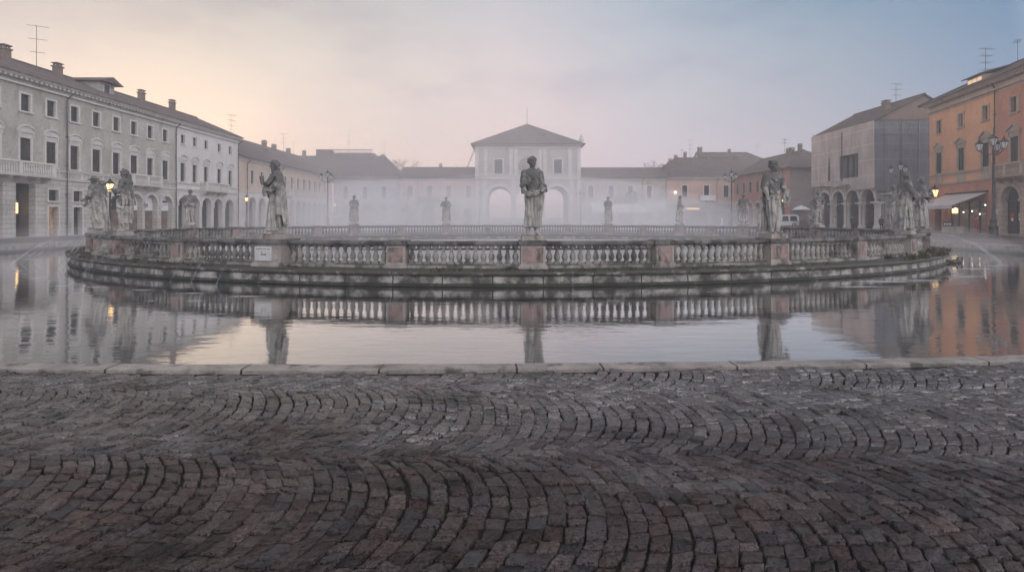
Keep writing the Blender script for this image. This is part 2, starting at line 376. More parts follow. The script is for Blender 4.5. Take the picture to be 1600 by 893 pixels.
def jet_mat():
    m, t = nt('falling_water'); g = G(t)
    P = g.n('ShaderNodeTexCoord').outputs['Object']
    f = g.step(g.noise(P, 9, 4, .7), .40, .62)
    d = g.n('ShaderNodeBsdfDiffuse', {'Color': (.70, .72, .75)})
    tr = g.n('ShaderNodeBsdfTransparent')
    mx = g.n('ShaderNodeMixShader', {0: g.math('MULTIPLY', f, .22), 1: tr.outputs[0], 2: d.outputs[0]})
    o = g.n('ShaderNodeOutputMaterial'); t.links.new(mx.outputs[0], o.inputs[0]); return m
W['jet'] = jet_mat()
def vol_mat(name, col, dens, aniso=.3):
    m, t = nt(name); g = G(t)
    v = g.n('ShaderNodeVolumePrincipled', {'Color': col, 'Density': dens, 'Anisotropy': aniso})
    o = g.n('ShaderNodeOutputMaterial'); t.links.new(v.outputs[0], o.inputs['Volume']); return m
# ------------------------------------------------------------------ the island ring (an ellipse) and the canal bank
CX, CY, RA, RB, RT = 0.08, 32.0, 22.35, 16.0, R(2.0)
def ring(t, off=0.0, z=0.0):
    nx, ny = RB * math.cos(t), RA * math.sin(t); l = math.hypot(nx, ny); nx /= l; ny /= l
    x, y = RA * math.cos(t) + nx * off, RB * math.sin(t) + ny * off
    c, s = math.cos(RT), math.sin(RT)
    return Vector((CX + c * x - s * y, CY + s * x + c * y, z))
def ring_dir(t):                                   # outward bearing at t
    p, q = ring(t), ring(t, 1.0); return (q - p)
NT = 7200
TS = [-PI * 1.5 + 2 * PI * i / NT for i in range(NT + 1)]
PS = [ring(t) for t in TS]
SS = [0.0]
for i in range(NT): SS.append(SS[-1] + (PS[i + 1] - PS[i]).length)
RING_LEN = SS[-1]
def s_to_t(s):
    s %= RING_LEN; lo, hi = 0, NT
    while hi - lo > 1:
        mid = (lo + hi) // 2
        if SS[mid] <= s: lo = mid
        else: hi = mid
    u = (s - SS[lo]) / max(1e-9, SS[hi] - SS[lo]); return TS[lo] + (TS[hi] - TS[lo]) * u
def t_to_s(t): return SS[int(round((t + PI * 1.5) / (2 * PI) * NT))]
def find_t(px, near):
    best = None
    for t, p in zip(TS[::4], PS[::4]):
        if near is not None and (p.y < 25.0) != near: continue
        e = abs(800 + FPX * p.x / p.y - px)
        if best is None or e < best[0]: best = (e, t)
    return best[1]
def uvmesh(mb_rows, name, mat, parent=None, us=None, vs=None, closed_u=False, smooth=False):
    nu, nv = len(mb_rows), len(mb_rows[0])
    v = [tuple(p) for r in mb_rows for p in r]; f = []; uv = []
    for i in range(nu - 1):
        for j in range(nv - 1):
            f.append((i * nv + j, (i + 1) * nv + j, (i + 1) * nv + j + 1, i * nv + j + 1))
            uv += [us[i], vs[j], us[i + 1], vs[j], us[i + 1], vs[j + 1], us[i], vs[j + 1]]
    me = bpy.data.meshes.new(name); me.from_pydata(v, [], f); me.materials.append(mat)
    l = me.uv_layers.new(name='UVMap'); l.data.foreach_set('uv', uv)
    if smooth: me.polygons.foreach_set('use_smooth', [True] * len(f))
    bm = bmesh.new(); bm.from_mesh(me); bmesh.ops.remove_doubles(bm, verts=bm.verts, dist=1e-5); bmesh.ops.recalc_face_normals(bm, faces=bm.faces); bm.to_mesh(me); bm.free()
    return link(name, me, parent)
def plen(prof):
    o = [0.0]
    for a, b in zip(prof, prof[1:]): o.append(o[-1] + math.dist(a, b))
    return o
# island wall: broad ledge carried on a wall that stands in the water on both sides
half = [(.86, -1.3), (.86, -.50), (.95, -.46), (.95, -.40), (.90, -.36), (.88, -.17), (.96, -.13), (1.02, -.09), (1.03, -.05), (1.0, -.012), (.95, .0), (.72, .006), (.45, .012)]
prof = [(-a, z) for a, z in half][:] + [(0.2, .014)] + half[::-1]
rows = []; us = []
NS = 900
for i in range(NS + 1):
    s = RING_LEN * i / NS; t = s_to_t(s if i < NS else 0)
    r = []
    for o, z in prof:
        p = ring(t, o, z)
        q = noise.noise(p * 1.7) * .022 + noise.noise(p * 6) * .010 + (noise.noise(p * 15) * .006)
        d = ring_dir(t); k = 1 if o > 0 else -1
        p = p + d * (q * k) + Vector((0, 0, .7 * q if -.2 < z else 0)); r.append(p)
    rows.append(r); us.append(s)
rows[-1] = rows[0]
iw = uvmesh(rows, 'island_wall', W['ring'], None, us, plen(prof), smooth=False)
tag(iw, 'stained stone wall of the oval island standing in the canal, with a mossy ledge', 'stone wall')

# canal bank: a superellipse round the island
BX, BY, BA, BB, BE = -0.5, 32.0, 28.9, 26.45, 2.5
def bank(a, off=0.0):
    c, s = math.cos(a), math.sin(a)
    def P(a):
        c, s = math.cos(a), math.sin(a)
        return Vector((BA * math.copysign(abs(c) ** (2 / BE), c), BB * math.copysign(abs(s) ** (2 / BE), s), 0))
    p = P(a); e = 1e-3; tn = (P(a + e) - P(a - e))
    n = Vector((tn.y, -tn.x, 0)); n = n.normalized() if n.length > 1e-9 else Vector((c, s, 0))
    p = p + n * off; k, q = math.cos(R(1.6)), math.sin(R(1.6))
    return Vector((BX + k * p.x - q * p.y, BY + q * p.x + k * p.y, 0))
def bank_f(x, y):                                   # >0 outside the bank line
    k, q = math.cos(R(1.6)), math.sin(R(1.6)); x -= BX; y -= BY
    u, v = k * x + q * y, -q * x + k * y
    return ((abs(u) / BA) ** BE + (abs(v) / BB) ** BE) ** (1 / BE) - 1
kp = [(.02, -1.3), (0, -.02), (.012, .018), (.03, .024), (.20, .024), (.225, .018), (.23, -.12)]
NA = 1440; rows = []; us = []; sacc = 0; prev = None
AS = [-PI / 2 + 2 * PI * i / NA for i in range(NA + 1)]
for a in AS:
    p0 = bank(a)
    if prev is not None: sacc += (p0 - prev).length
    prev = p0; us.append(sacc); r = []
    for o, z in kp:
        p = bank(a, o); p.z = z
        q = noise.noise(p * 2.1) * .010 + noise.noise(p * 9) * .004
        if z > -.05: q += noise.noise(p * 23) * .007; p = p + Vector((q, q, q * .45))
        r.append(p)
    rows.append(r)
rows[-1] = rows[0]
kb = uvmesh(rows, 'kerb', W['kerb'], None, us, plen(kp)); tag(kb, kind='structure')
# ground: one sheet with the canal cut out of it, out to the horizon
vs = []; fs = []; loops = [.20, .6, 1.5, 4, 12, 40]; NG = 240
for off in loops:
    for i in range(NG):
        p = bank(-PI / 2 + 2 * PI * i / NG, off); vs.append((p.x, p.y, -.034))
for i in range(NG):
    a = -PI / 2 + 2 * PI * i / NG; vs.append((1500 * math.cos(a), 32 + 1500 * math.sin(a), -.034))
for j in range(len(loops)):
    for i in range(NG):
        fs.append((j * NG + i, j * NG + (i + 1) % NG, (j + 1) * NG + (i + 1) % NG, (j + 1) * NG + i))
mb = MB(); mb.add(vs, fs); o = mb.build('ground', W['ground']); tag(o, kind='structure')
# water
mb = MB(); mb.add([(-36, 2, -.47), (36, 2, -.47), (36, 62, -.47), (-36, 62, -.47)], [(0, 1, 2, 3)])
o = mb.build('canal_water', W['water']); tag(o, kind='structure')

vs = []; 
for off in (-.84, -6.0, -14.0):
    for i in range(120): p = ring(2 * PI * i / 120, off); vs.append((p.x, p.y, -.40))
mb = MB(); mb.add(vs, [(j * 120 + i, j * 120 + (i + 1) % 120, (j + 1) * 120 + (i + 1) % 120, (j + 1) * 120 + i) for j in range(2) for i in range(120)] + [tuple(range(240, 360))])
o = mb.build('island_fog_floor', W['fog_floor']); tag(o, kind='structure')  # added floor sheet, coloured pale like the fog inside the ring
# ------------------------------------------------------------------ sett paving in segmental arcs, each sett a worn block
def paving():
    rng = np.random.default_rng(3)
    Wd, Rr, p = 1.34, .88, .108
    th0 = math.asin(Wd / 2 / Rr); nst = 15
    GV = np.array([0, .035, .13, .26, .40, .54, .68, .82, .965, 1.0]); n = len(GV)
    quads = []; cols = []
    pal = np.array([(.088, .079, .074), (.070, .064, .062), (.105, .096, .088), (.090, .067, .060), (.080, .066, .072), (.054, .060, .070), (.108, .086, .074), (.062, .052, .050)])
    wts = np.array([.22, .2, .12, .14, .12, .09, .06, .05]); wts /= wts.sum()
    for strip in range(-1, 5):
        yc = 2.78 - 1.34 + strip * Wd
        for k in range(-80, 81):
            x0 = k * p + (strip % 2) * .07
            ths = np.linspace(-th0, th0, nst + 1) + np.r_[0, rng.normal(0, .017, nst - 1), 0] + rng.normal(0, .016)
            for i in range(nst):
                a0, a1 = ths[i], ths[i + 1]
                q = []
                for aa, dx in ((a0, 0), (a0, p), (a1, p), (a1, 0)):
                    q.append((x0 + dx + Rr * math.cos(aa) - Rr, yc + Rr * math.sin(aa)))
                q = np.array(q); c = q.mean(0)
                wob = np.array([noise.noise(Vector((c[0] * .8, c[1] * .8, 1))) * .10, noise.noise(Vector((c[0] * .8, c[1] * .8, 5))) * .08])
                if not (.85 < c[1] < 6.4) or abs(c[0]) > 8.0: continue
                if bank_f(*(c + wob)) * 26.0 < .235 + .05: continue
                q = c + wob + (q - c) * (1 - .0036 / np.maximum(.05, np.linalg.norm(q - c, axis=1))[:, None]) + rng.normal(0, .0052, (4, 2))
                quads.append(q)
                col = pal[rng.choice(len(pal), p=wts)] * (.62 + .75 * rng.random())
                patch = noise.noise(Vector((c[0] * .5, c[1] * .9, 9)))
                col = col * (1 + .25 * patch)
                cols.append(col)
    Q = np.array(quads); m = len(Q); U, V = np.meshgrid(GV, GV, indexing='ij')
    # rounded-corner squircle-ish footprint with ragged edges
    u = U[None] + rng.normal(0, .017, (m, n, n)) ; v = V[None] + rng.normal(0, .017, (m, n, n))
    B = (1 - u)[..., None] * (1 - v)[..., None] * Q[:, 0][:, None, None] + u[..., None] * (1 - v)[..., None] * Q[:, 1][:, None, None] \
        + u[..., None] * v[..., None] * Q[:, 2][:, None, None] + (1 - u)[..., None] * v[..., None] * Q[:, 3][:, None, None]
    cen = Q.mean(1)[:, None, None]
    corner = ((U < .1) | (U > .9)) & ((V < .1) | (V > .9))
    B = np.where(corner[None, ..., None], cen + (B - cen) * .975, B)
    edge = (U == 0) | (U == 1) | (V == 0) | (V == 1)
    dome = 1 - np.maximum(abs(U - .5), abs(V - .5)) ** 2 * 4
    z = .0012 * dome[None] + rng.normal(0, .0036, (m, 1, 1)) + (U[None] - .5) * rng.normal(0, .007, (m, 1, 1)) + (V[None] - .5) * rng.normal(0, .007, (m, 1, 1)) + rng.normal(0, .0011, (m, n, n)) + .0019 * np.sin(U[None] * rng.uniform(2, 9, (m, 1, 1)) + V[None] * rng.uniform(-8, 8, (m, 1, 1)) + rng.uniform(0, 6.3, (m, 1, 1)))
    z = np.where(edge[None], -.035, z)
    gl = np.array([noise.noise(Vector((c[0] * .45, c[1] * .45, 3))) * .012 for c in Q.mean(1)])
    z = z + np.where(edge[None], 0, gl[:, None, None])
    co = np.concatenate([B, z[..., None]], -1).reshape(-1, 3)
    idx = np.arange(n * n).reshape(n, n)
    fq = np.stack([idx[:-1, :-1], idx[1:, :-1], idx[1:, 1:], idx[:-1, 1:]], -1).reshape(-1, 4)
    F = (fq[None] + (np.arange(m) * n * n)[:, None, None]).reshape(-1, 4)
    me = bpy.data.meshes.new('sett_paving'); nv, nf = len(co), len(F)
    me.vertices.add(nv); me.vertices.foreach_set('co', co.astype(np.float32).ravel())
    me.loops.add(nf * 4); me.loops.foreach_set('vertex_index', F.astype(np.int32).ravel())
    me.polygons.add(nf); me.polygons.foreach_set('loop_start', np.arange(0, nf * 4, 4, dtype=np.int32))
    me.polygons.foreach_set('use_smooth', np.ones(nf, bool))
    me.update(calc_edges=True)
    at_ = me.color_attributes.new('stone', 'FLOAT_COLOR', 'POINT')
    C = np.repeat(np.c_[np.array(cols), rng.random(m)], n * n, axis=0).astype(np.float32)
    at_.data.foreach_set('color', C.ravel())
    me.materials.append(W['cobble']); o = link('sett_paving', me); tag(o, kind='structure')
    mb = MB(); mb.add([(-9, .6, -.022), (9, .6, -.022), (9, 5.0, -.022), (-9, 5.0, -.022)], [(0, 1, 2, 3)])
    vs = []
    for x in np.linspace(-9, 9, 37):
        lo, hi = 4.0, 9.0
        for _ in range(30):
            md = (lo + hi) / 2
            if bank_f(x, md) * 26 > .22: lo = md
            else: hi = md
        vs.append((x, lo))
    mb = MB(); mb.add([(x, .6, -.024) for x, y in vs] + [(x, y, -.024) for x, y in vs], [(i, i + 1, i + 38, i + 37) for i in range(36)])
    o = mb.build('paving_joints', W['ground2']); tag(o, kind='structure')
paving()
# ------------------------------------------------------------------ statues: limbs, robes and cloaks fused into one stone figure
DG = None
def fuse(mb, voxel, folds=0.0, seed=0, zf=(.15, 1.95)):
    me = mb.mesh('raw'); o = bpy.data.objects.new('raw', me); COL.objects.link(o)
    r = o.modifiers.new('r', 'REMESH'); r.mode = 'VOXEL'; r.voxel_size = voxel; r.use_smooth_shade = True
    sm = o.modifiers.new('s', 'SMOOTH'); sm.factor = .5; sm.iterations = 1
    dg = bpy.context.evaluated_depsgraph_get()
    out = bpy.data.meshes.new_from_object(o.evaluated_get(dg))
    bpy.data.objects.remove(o); bpy.data.meshes.remove(me)
    if folds:
        n = len(out.vertices); co = np.empty(n * 3, np.float32); no = np.empty(n * 3, np.float32)
        out.vertices.foreach_get('co', co); out.vertices.foreach_get('normal', no)
        co = co.reshape(-1, 3); no = no.reshape(-1, 3)
        d = np.zeros(n, np.float32)
        for i in range(n):
            x, y, z = co[i]
            if zf[0] < z < zf[1]:
                a = math.atan2(y, x)
                wp = noise.noise(Vector((x * 2.2, y * 2.2, z * 1.1 + seed)))
                hi = z > 1.22
                ph = (17 * z + 5.5 * a if hi else 8.0 * a + 2.2 * z) + 5.0 * wp
                amp = .5 + .5 * noise.noise(Vector((x * 3, y * 3, z * 2 + seed + 7)))
                d[i] = (abs(math.sin(ph * .8)) ** .65 - .62) * (.45 + amp)
                d[i] *= (.34 if hi else 1.0) * min(1, (z - zf[0]) / .1) * min(1, (zf[1] - z) / .1)
        co += no * (d * folds)[:, None]
        out.vertices.foreach_set('co', co.ravel()); out.update()
    out.polygons.foreach_set('use_smooth', [True] * len(out.polygons))
    return out
def limb(mb, pts, rs):
    for p, r in zip(pts, rs): mb.ball(p, r, 10, 8)
    for k in range(len(pts) - 1): mb.cyl(pts[k], pts[k + 1], rs[k], rs[k + 1], 10)
def hand(mb, w, d, side=1, curl=.5):
    """palm, four fingers of unequal length and a thumb from the side of the palm"""
    d = Vector(d).normalized(); w = Vector(w)
    up = Vector((0, 0, 1)) if abs(d.z) < .8 else Vector((0, -1, 0))
    s = d.cross(up).normalized() * side; nrm = s.cross(d).normalized()
    mb.ball(w + d * .07, (.05, .05, .05), 10, 8)
    mb.cyl(w, w + d * .11, .042, .048, 8)
    for k, l in enumerate((.085, .10, .095, .075)):
        b = w + d * .115 + s * ((k - 1.5) * .027); m_ = b + d * l * .6; e = m_ + (d * (1 - curl) - nrm * curl).normalized() * l * .5
        limb(mb, [b, m_, e], [.0165, .0155, .014])
    b = w + d * .045 - s * .045; limb(mb, [b, b + d * .05 - s * .03, b + d * .095 - s * .025 - nrm * .02], [.019, .017, .015])
def head(mb, c, yaw, pitch=0, hair='curls', beard=False, hat=None, seed=1, sc=1.0):
    rng = random.Random(seed); h = MB()
    h.ball((0, .01, .0), (.104, .132, .135), 16, 12)         # skull
    h.ball((0, -.035, -.075), (.078, .095, .105), 14, 10)    # jaw
    h.ball((0, -.098, -.158), (.034, .034, .03), 8, 6)       # chin
    h.add([(-.016, -.125, .01), (.016, -.125, .01), (.030, -.128, -.062), (-.030, -.128, -.062), (0, -.192, -.055), (0, -.138, .015)],
          [(0, 3, 4, 5), (1, 5, 4, 2), (3, 2, 4), (0, 5, 1), (0, 1, 2, 3)])   # nose
    for s in (-1, 1):
        h.ball((s * .042, -.106, .006), (.022, .016, .013), 8, 6)      # eye
        h.cyl((s * .016, -.130, .036), (s * .072, -.110, .036), .020, .016, 6)   # brow
        h.ball((s * .105, .0, -.03), (.018, .03, .042), 8, 6)          # ear
        h.ball((s * .055, -.085, -.05), (.032, .03, .03), 8, 6)        # cheek
    h.ball((0, -.122, -.098), (.033, .016, .010), 8, 6); h.ball((0, -.120, -.115), (.028, .017, .011), 8, 6)   # lips
    if hair in ('curls', 'long', 'wreath', 'bun'):
        for k in range(95):
            th = rng.uniform(0, 2 * PI); e = rng.uniform(-.35, 1.0)
            cx, cy, cz = math.cos(th) * math.sqrt(max(0, 1 - e * e)), math.sin(th) * math.sqrt(max(0, 1 - e * e)), e
            if cy < -.35 and cz < .42: continue
            h.ball((cx * .122, cy * .146 + .012, cz * .142 + .005), rng.uniform(.024, .042), 6, 5)
    if hair == 'long':
        for k in range(70):
            a = rng.uniform(.1, PI - .1); z = rng.uniform(-.34, -.02)
            h.ball((math.cos(a) * .125, math.sin(a) * .10 + .03, z), rng.uniform(.03, .045), 6, 5)
    if hair == 'bun': h.ball((0, .16, .03), .06, 10, 8)
    if hair == 'wreath':
        for k in range(26):
            a = 2 * PI * k / 26; h.ball((math.cos(a) * .125, math.sin(a) * .145 + .01, .075 + .02 * math.sin(3 * a)), (.03, .03, .025), 6, 5)
        h.ball((.02, -.02, .15), .06, 8, 6)
    if beard:
        for k in range(40):
            a = rng.uniform(-.95, .95); z = rng.uniform(-.26, -.09)
            h.ball((math.sin(a) * .07, -.055 - math.cos(a) * .05, z), rng.uniform(.022, .034), 6, 5)
    if hat == 'flat': h.lathe([(.135, .075), (.155, .09), (.15, .125), (.165, .165), (.16, .19), (.05, .20)], (0, .01, 0), 16)
    if hat == 'cap': h.lathe([(.12, .06), (.14, .075), (.135, .15), (.10, .185), (.03, .195)], (0, .01, 0), 16)
    if hat == 'brim':
        h.lathe([(.115, .055), (.24, .05), (.245, .065), (.13, .085), (.12, .17), (.06, .195)], (0, .0, 0), 18)
    if hat == 'helmet':
        h.ball((0, .02, .03), (.13, .155, .15), 14, 10); h.prism([(-.02, .12), (.02, .12), (.02, .26), (-.02, .26)], -.12, .18)
    h.xf(Matrix.Translation(Vector(c)) @ Matrix.Rotation(yaw, 4, 'Z') @ Matrix.Rotation(pitch, 4, 'X') @ Matrix.Scale(sc, 4))
    mb.add(h.v, h.f)
def foot(mb, p, yaw):
    f = MB(); f.ball((0, -.09, .035), (.055, .15, .04), 10, 8); f.ball((0, .0, .05), (.05, .06, .06), 10, 8)
    for k in range(5): f.ball(((k - 2) * .021, -.235 + .012 * abs(k - 1), .022), (.015, .03, .018), 6, 5)
    f.xf(Matrix.Translation(Vector(p)) @ Matrix.Rotation(yaw, 4, 'Z')); mb.add(f.v, f.f)
def trunk(mb, lean=0.0, sway=.0, broad=1.0):
    mb.loft([(1.12, sway, 0, .215, .165, 0, 1, 0), (1.28, sway, 0, .225, .17, 0, 1, 0), (1.45, sway * .6, 0, .195, .15, 0, 1, 0), (1.66, lean * .6, 0, .24, .165, 0, 1, 0),
             (1.84, lean, 0, .275 * broad, .165, 0, 1, 0), (1.96, lean, .01, .255 * broad, .14, 0, 1, 0), (2.03, lean, .01, .13, .10, 0, 1, 0)], 28, 3)
    mb.cyl((lean, .0, 1.98), (lean, -.01, 2.15), .075, .07, 12)
def legs(mb, a=(-.12, -.02), b=(.14, -.10), robe=False, r=1.0):
    for s, (x, y), kx in ((-1, a, -.13), (1, b, .14)):
        limb(mb, [(s * .12, 0, 1.15), (kx, y * .8 - .03, .64), (x, y + .03, .09)], [.135 * r, .092 * r, .06 * r]); limb(mb, [(kx, y * .8 + .02, .52), (x, y + .045, .36)], [.08 * r, .07 * r]); foot(mb, (x, y, .0), s * .25)
def sash(mb, pts, r):       # a rolled fold of cloth
    n = 5
    ps = []
    for k in range(len(pts) - 1):
        for j in range(n): ps.append(Vector(pts[k]).lerp(Vector(pts[k + 1]), j / n))
    ps.append(Vector(pts[-1]))
    for o in (-.35, .35): mb.tube([p + Vector((0, 0, o * r)) for p in ps], [r * (1 + .15 * math.sin(k * 1.3)) for k in range(len(ps))], 9)
def cape(mb, x0, x1, ztop, zbot, y0=.15, flare=.12, n=9, thick=.05):
    vs = []; nx, nz = n * 4, 14
    for side in (0, 1):
        for j in range(nz + 1):
            v = j / nz; z = ztop + (zbot - ztop) * v; w = 1 + flare * v * 2
            for i in range(nx + 1):
                u = i / nx; x = x0 + (x1 - x0) * u; xm = (x0 + x1) / 2; e_ = abs(u - .5) * 2
                yy = y0 + .05 * math.sin(u * n * 2 * PI * .5 + 2 * v) * (.3 + v) - .20 * e_ ** 3 * (1 - .5 * v) + flare * v - .07 * (1 - v) ** 3
                vs.append((xm + (x - xm) * w * (1 - .22 * (1 - v) ** 4), yy + (thick if side else 0), z - .17 * e_ ** 2.2 * (1 - v) ** 2))
    K = (nx + 1) * (nz + 1); f = []
    for s in (0, 1):
        for j in range(nz):
            for i in range(nx):
                a = s * K + j * (nx + 1) + i; q = (a, a + 1, a + nx + 2, a + nx + 1); f.append(q if s else q[::-1])
    per = [i for i in range(nx + 1)] + [j * (nx + 1) + nx for j in range(1, nz + 1)] + [nz * (nx + 1) + i for i in range(nx - 1, -1, -1)] + [j * (nx + 1) for j in range(nz - 1, 0, -1)]
    for a, b in zip(per, per[1:] + per[:1]): f.append((a, b, b + K, a + K))
    mb.add(vs, f)
def robe(mb, top=1.32, hem=.10, w=.25, d=.21, flare=1.25, cx=0.0, cy=0.0, nf=9, amp=.07, sway=.0):
    amp *= 1.5
    mb.loft([(hem, cx, cy, w * flare, d * flare, amp * 1.3, nf, 0), (hem + .25, cx, cy, w * flare * .97, d * flare * .95, amp * 1.1, nf, .3), (.75, cx + sway * .5, cy, w * 1.05, d * 1.05, amp, nf, .6),
             (1.05, cx + sway, cy, w * 1.0, d * 1.0, amp * .6, nf, .9), (top, cx + sway, cy, w * .92, d * .85, amp * .3, nf, 1.2)], 60, 5)
def rock(mb, w=.42, h=.10, seed=0):
    for k in range(7):
        r = random.Random(seed * 31 + k); mb.ball((r.uniform(-w * .5, w * .5), r.uniform(-.16, .16), h * .2), (r.uniform(.14, .22), r.uniform(.14, .2), h), 8, 6)
def base_block(mb, w, d, h): mb.box(-w / 2, w / 2, -d / 2, d / 2, -h, .03)

def fig_youth():           # curls, hand to the chest, the other arm carrying books
    m = MB(); trunk(m, -.02, .04); robe(m, 1.30, .24, .245, .20, 1.16, .01, 0, 8, .06, .03); legs(m, (-.15, -.07), (.13, -.10))
    m.loft([(.12, .17, .10, .10, .09, .1, 5, 0), (.6, .20, .06, .13, .10, .12, 5, .5), (1.35, .27, .0, .13, .10, .1, 5, 1)], 30, 6)     # hanging cloak end
    limb(m, [(-.27, .0, 1.88), (-.34, -.06, 1.50), (-.12, -.22, 1.64)], [.115, .10, .062]); hand(m, (-.12, -.22, 1.64), (.6, .05, .75), -1)
    limb(m, [(.26, .0, 1.88), (.33, -.02, 1.50), (.28, -.24, 1.36)], [.11, .095, .06]); hand(m, (.28, -.24, 1.38), (.5, -.8, .1), 1)
    m.box(.22, .42, -.40, -.18, 1.30, 1.36); m.box(.25, .43, -.38, -.20, 1.37, 1.44); m.ball((.37, -.27, 1.49), .055, 8, 6)
    sash(m, [(-.30, -.05, 1.40), (-.24, -.22, 1.26), (0, -.25, 1.24), (.24, -.2, 1.34), (.34, -.02, 1.5), (.30, .10, 1.85), (.18, .02, 2.0)], .062)
    cape(m, -.34, .36, 1.98, 1.25, .10, .03); head(m, (-.01, -.04, 2.235), R(32), R(8), 'curls', seed=2)
    return m
def fig_bearded():         # long hair and beard, cloak over the shoulders, holding vessels
    m = MB(); trunk(m, .0, 0, 1.05); robe(m, 1.35, .10, .25, .22, 1.30, 0, 0, 9, .085); legs(m, (-.12, -.16), (.13, -.12))
    limb(m, [(-.27, .0, 1.88), (-.33, -.18, 1.60), (-.16, -.36, 1.62)], [.12, .10, .062]); hand(m, (-.16, -.36, 1.62), (.3, -.4, .6), -1)
    limb(m, [(.27, .0, 1.88), (.36, .05, 1.56), (.18, -.22, 1.38)], [.13, .11, .065]); hand(m, (.18, -.22, 1.38), (-.5, -.7, .1), 1)
    m.cyl((-.10, -.42, 1.58), (-.12, -.45, 1.86), .06, .07, 12); m.box(-.12, .10, -.42, -.34, 1.22, 1.52)
    sash(m, [(-.32, -.05, 1.75), (-.2, -.22, 1.62), (.06, -.24, 1.68), (.28, -.10, 1.9)], .06)
    sash(m, [(-.28, -.12, 1.22), (0, -.26, 1.36), (.26, -.2, 1.52), (.40, .0, 1.62)], .06)
    m.loft([(.62, .34, .02, .12, .16, .14, 5, 0), (1.0, .38, .02, .15, .17, .12, 5, .6), (1.6, .36, .02, .12, .14, .08, 5, 1.2)], 30, 5)
    cape(m, -.36, .46, 2.0, .30, .12, .10); head(m, (0, -.06, 2.22), R(-8), R(6), 'long', True, seed=4)
    return m
def fig_shield():          # flat cap, puffed sleeves, breeches, a shield at the hip
    m = MB(); trunk(m, -.01, .03, 1.05); legs(m, (-.12, -.10), (.14, -.06), r=1.35)
    m.loft([(.55, -.10, -.03, .14, .15, .1, 7, 0), (.9, -.10, -.02, .165, .17, .1, 7, 0), (1.2, -.04, 0, .22, .18, .06, 7, 0)], 36, 4)
    m.loft([(.55, .14, -.03, .13, .14, .1, 7, 0), (.9, .13, -.02, .16, .17, .1, 7, 0), (1.2, .06, 0, .2, .18, .06, 7, 0)], 36, 4)
    m.loft([(1.12, .02, 0, .27, .21, .09, 10, 0), (1.35, 0, 0, .225, .175, .04, 10, .3), (1.7, 0, 0, .25, .18, .02, 10, .6)], 44, 5)
    limb(m, [(-.27, .0, 1.86), (-.37, .0, 1.56), (-.33, -.10, 1.28)], [.15, .13, .06]); hand(m, (-.33, -.10, 1.28), (.1, -.2, -1), -1)
    limb(m, [(.27, .0, 1.86), (.38, .0, 1.58), (.36, -.20, 1.36)], [.15, .13, .065]); hand(m, (.36, -.20, 1.36), (.1, -.5, -.8), 1)
    s = MB(); s.ball((0, 0, 0), (.22, .05, .30), 18, 10); s.ball((0, -.05, 0), (.07, .03, .08), 8, 6)
    s.xf(Matrix.Translation(Vector((.40, -.20, 1.20))) @ Matrix.Rotation(R(20), 4, 'Z') @ Matrix.Rotation(R(12), 4, 'Y')); m.add(s.v, s.f)
    cape(m, -.44, .10, 1.95, .06, .12, .12); sash(m, [(-.24, -.12, 1.42), (0, -.2, 1.34), (.22, -.12, 1.42)], .045)
    for k in range(9): m.ball((-.14 + .035 * k, -.20 - .01 * math.sin(k), 1.78 - .05 * math.sin(PI * k / 8)), .03, 6, 5)
    head(m, (0, -.03, 2.235), R(40), 0, 'curls', hat='flat', seed=5)
    return m
def fig_wreath():          # bare shoulders, arms held forward, drapery wound about the legs
    m = MB(); trunk(m, 0, .03, 1.08); legs(m, (-.12, -.18), (.14, .02), r=1.15)
    robe(m, 1.34, .52, .25, .23, 1.04, 0, .0, 6, .05)
    m.loft([(.30, .12, .08, .15, .18, .1, 6, 0), (.6, .10, .05, .22, .22, .1, 6, .5), (.95, .05, .02, .26, .24, .05, 6, 1)], 36, 5)
    limb(m, [(-.28, .0, 1.88), (-.32, -.08, 1.54), (-.16, -.36, 1.50)], [.125, .10, .062]); hand(m, (-.16, -.36, 1.50), (.2, -.9, .2), -1)
    limb(m, [(.28, .0, 1.88), (.32, -.06, 1.55), (.16, -.38, 1.56)], [.125, .10, .062]); hand(m, (.16, -.38, 1.56), (-.1, -.9, .2), 1)
    sash(m, [(-.30, .12, 1.42), (-.27, -.16, 1.34), (0, -.27, 1.16), (.26, -.16, .98), (.34, .1, .86)], .06)
    sash(m, [(-.28, -.12, 1.14), (0, -.28, .98), (.27, -.14, .76), (.3, .16, .66)], .05)
    cape(m, -.30, .34, 1.92, 1.02, .13, .06); m.cyl((-.1, -.44, 1.42), (.14, -.44, 1.64), .045, .045, 8)
    head(m, (0, -.05, 2.22), 0, R(4), 'wreath', seed=6); m.loft([(1.86, 0, .15, .09, .06, .05, 5, 0), (2.2, 0, .13, .11, .06, .05, 5, 0)], 16, 3)
    return m
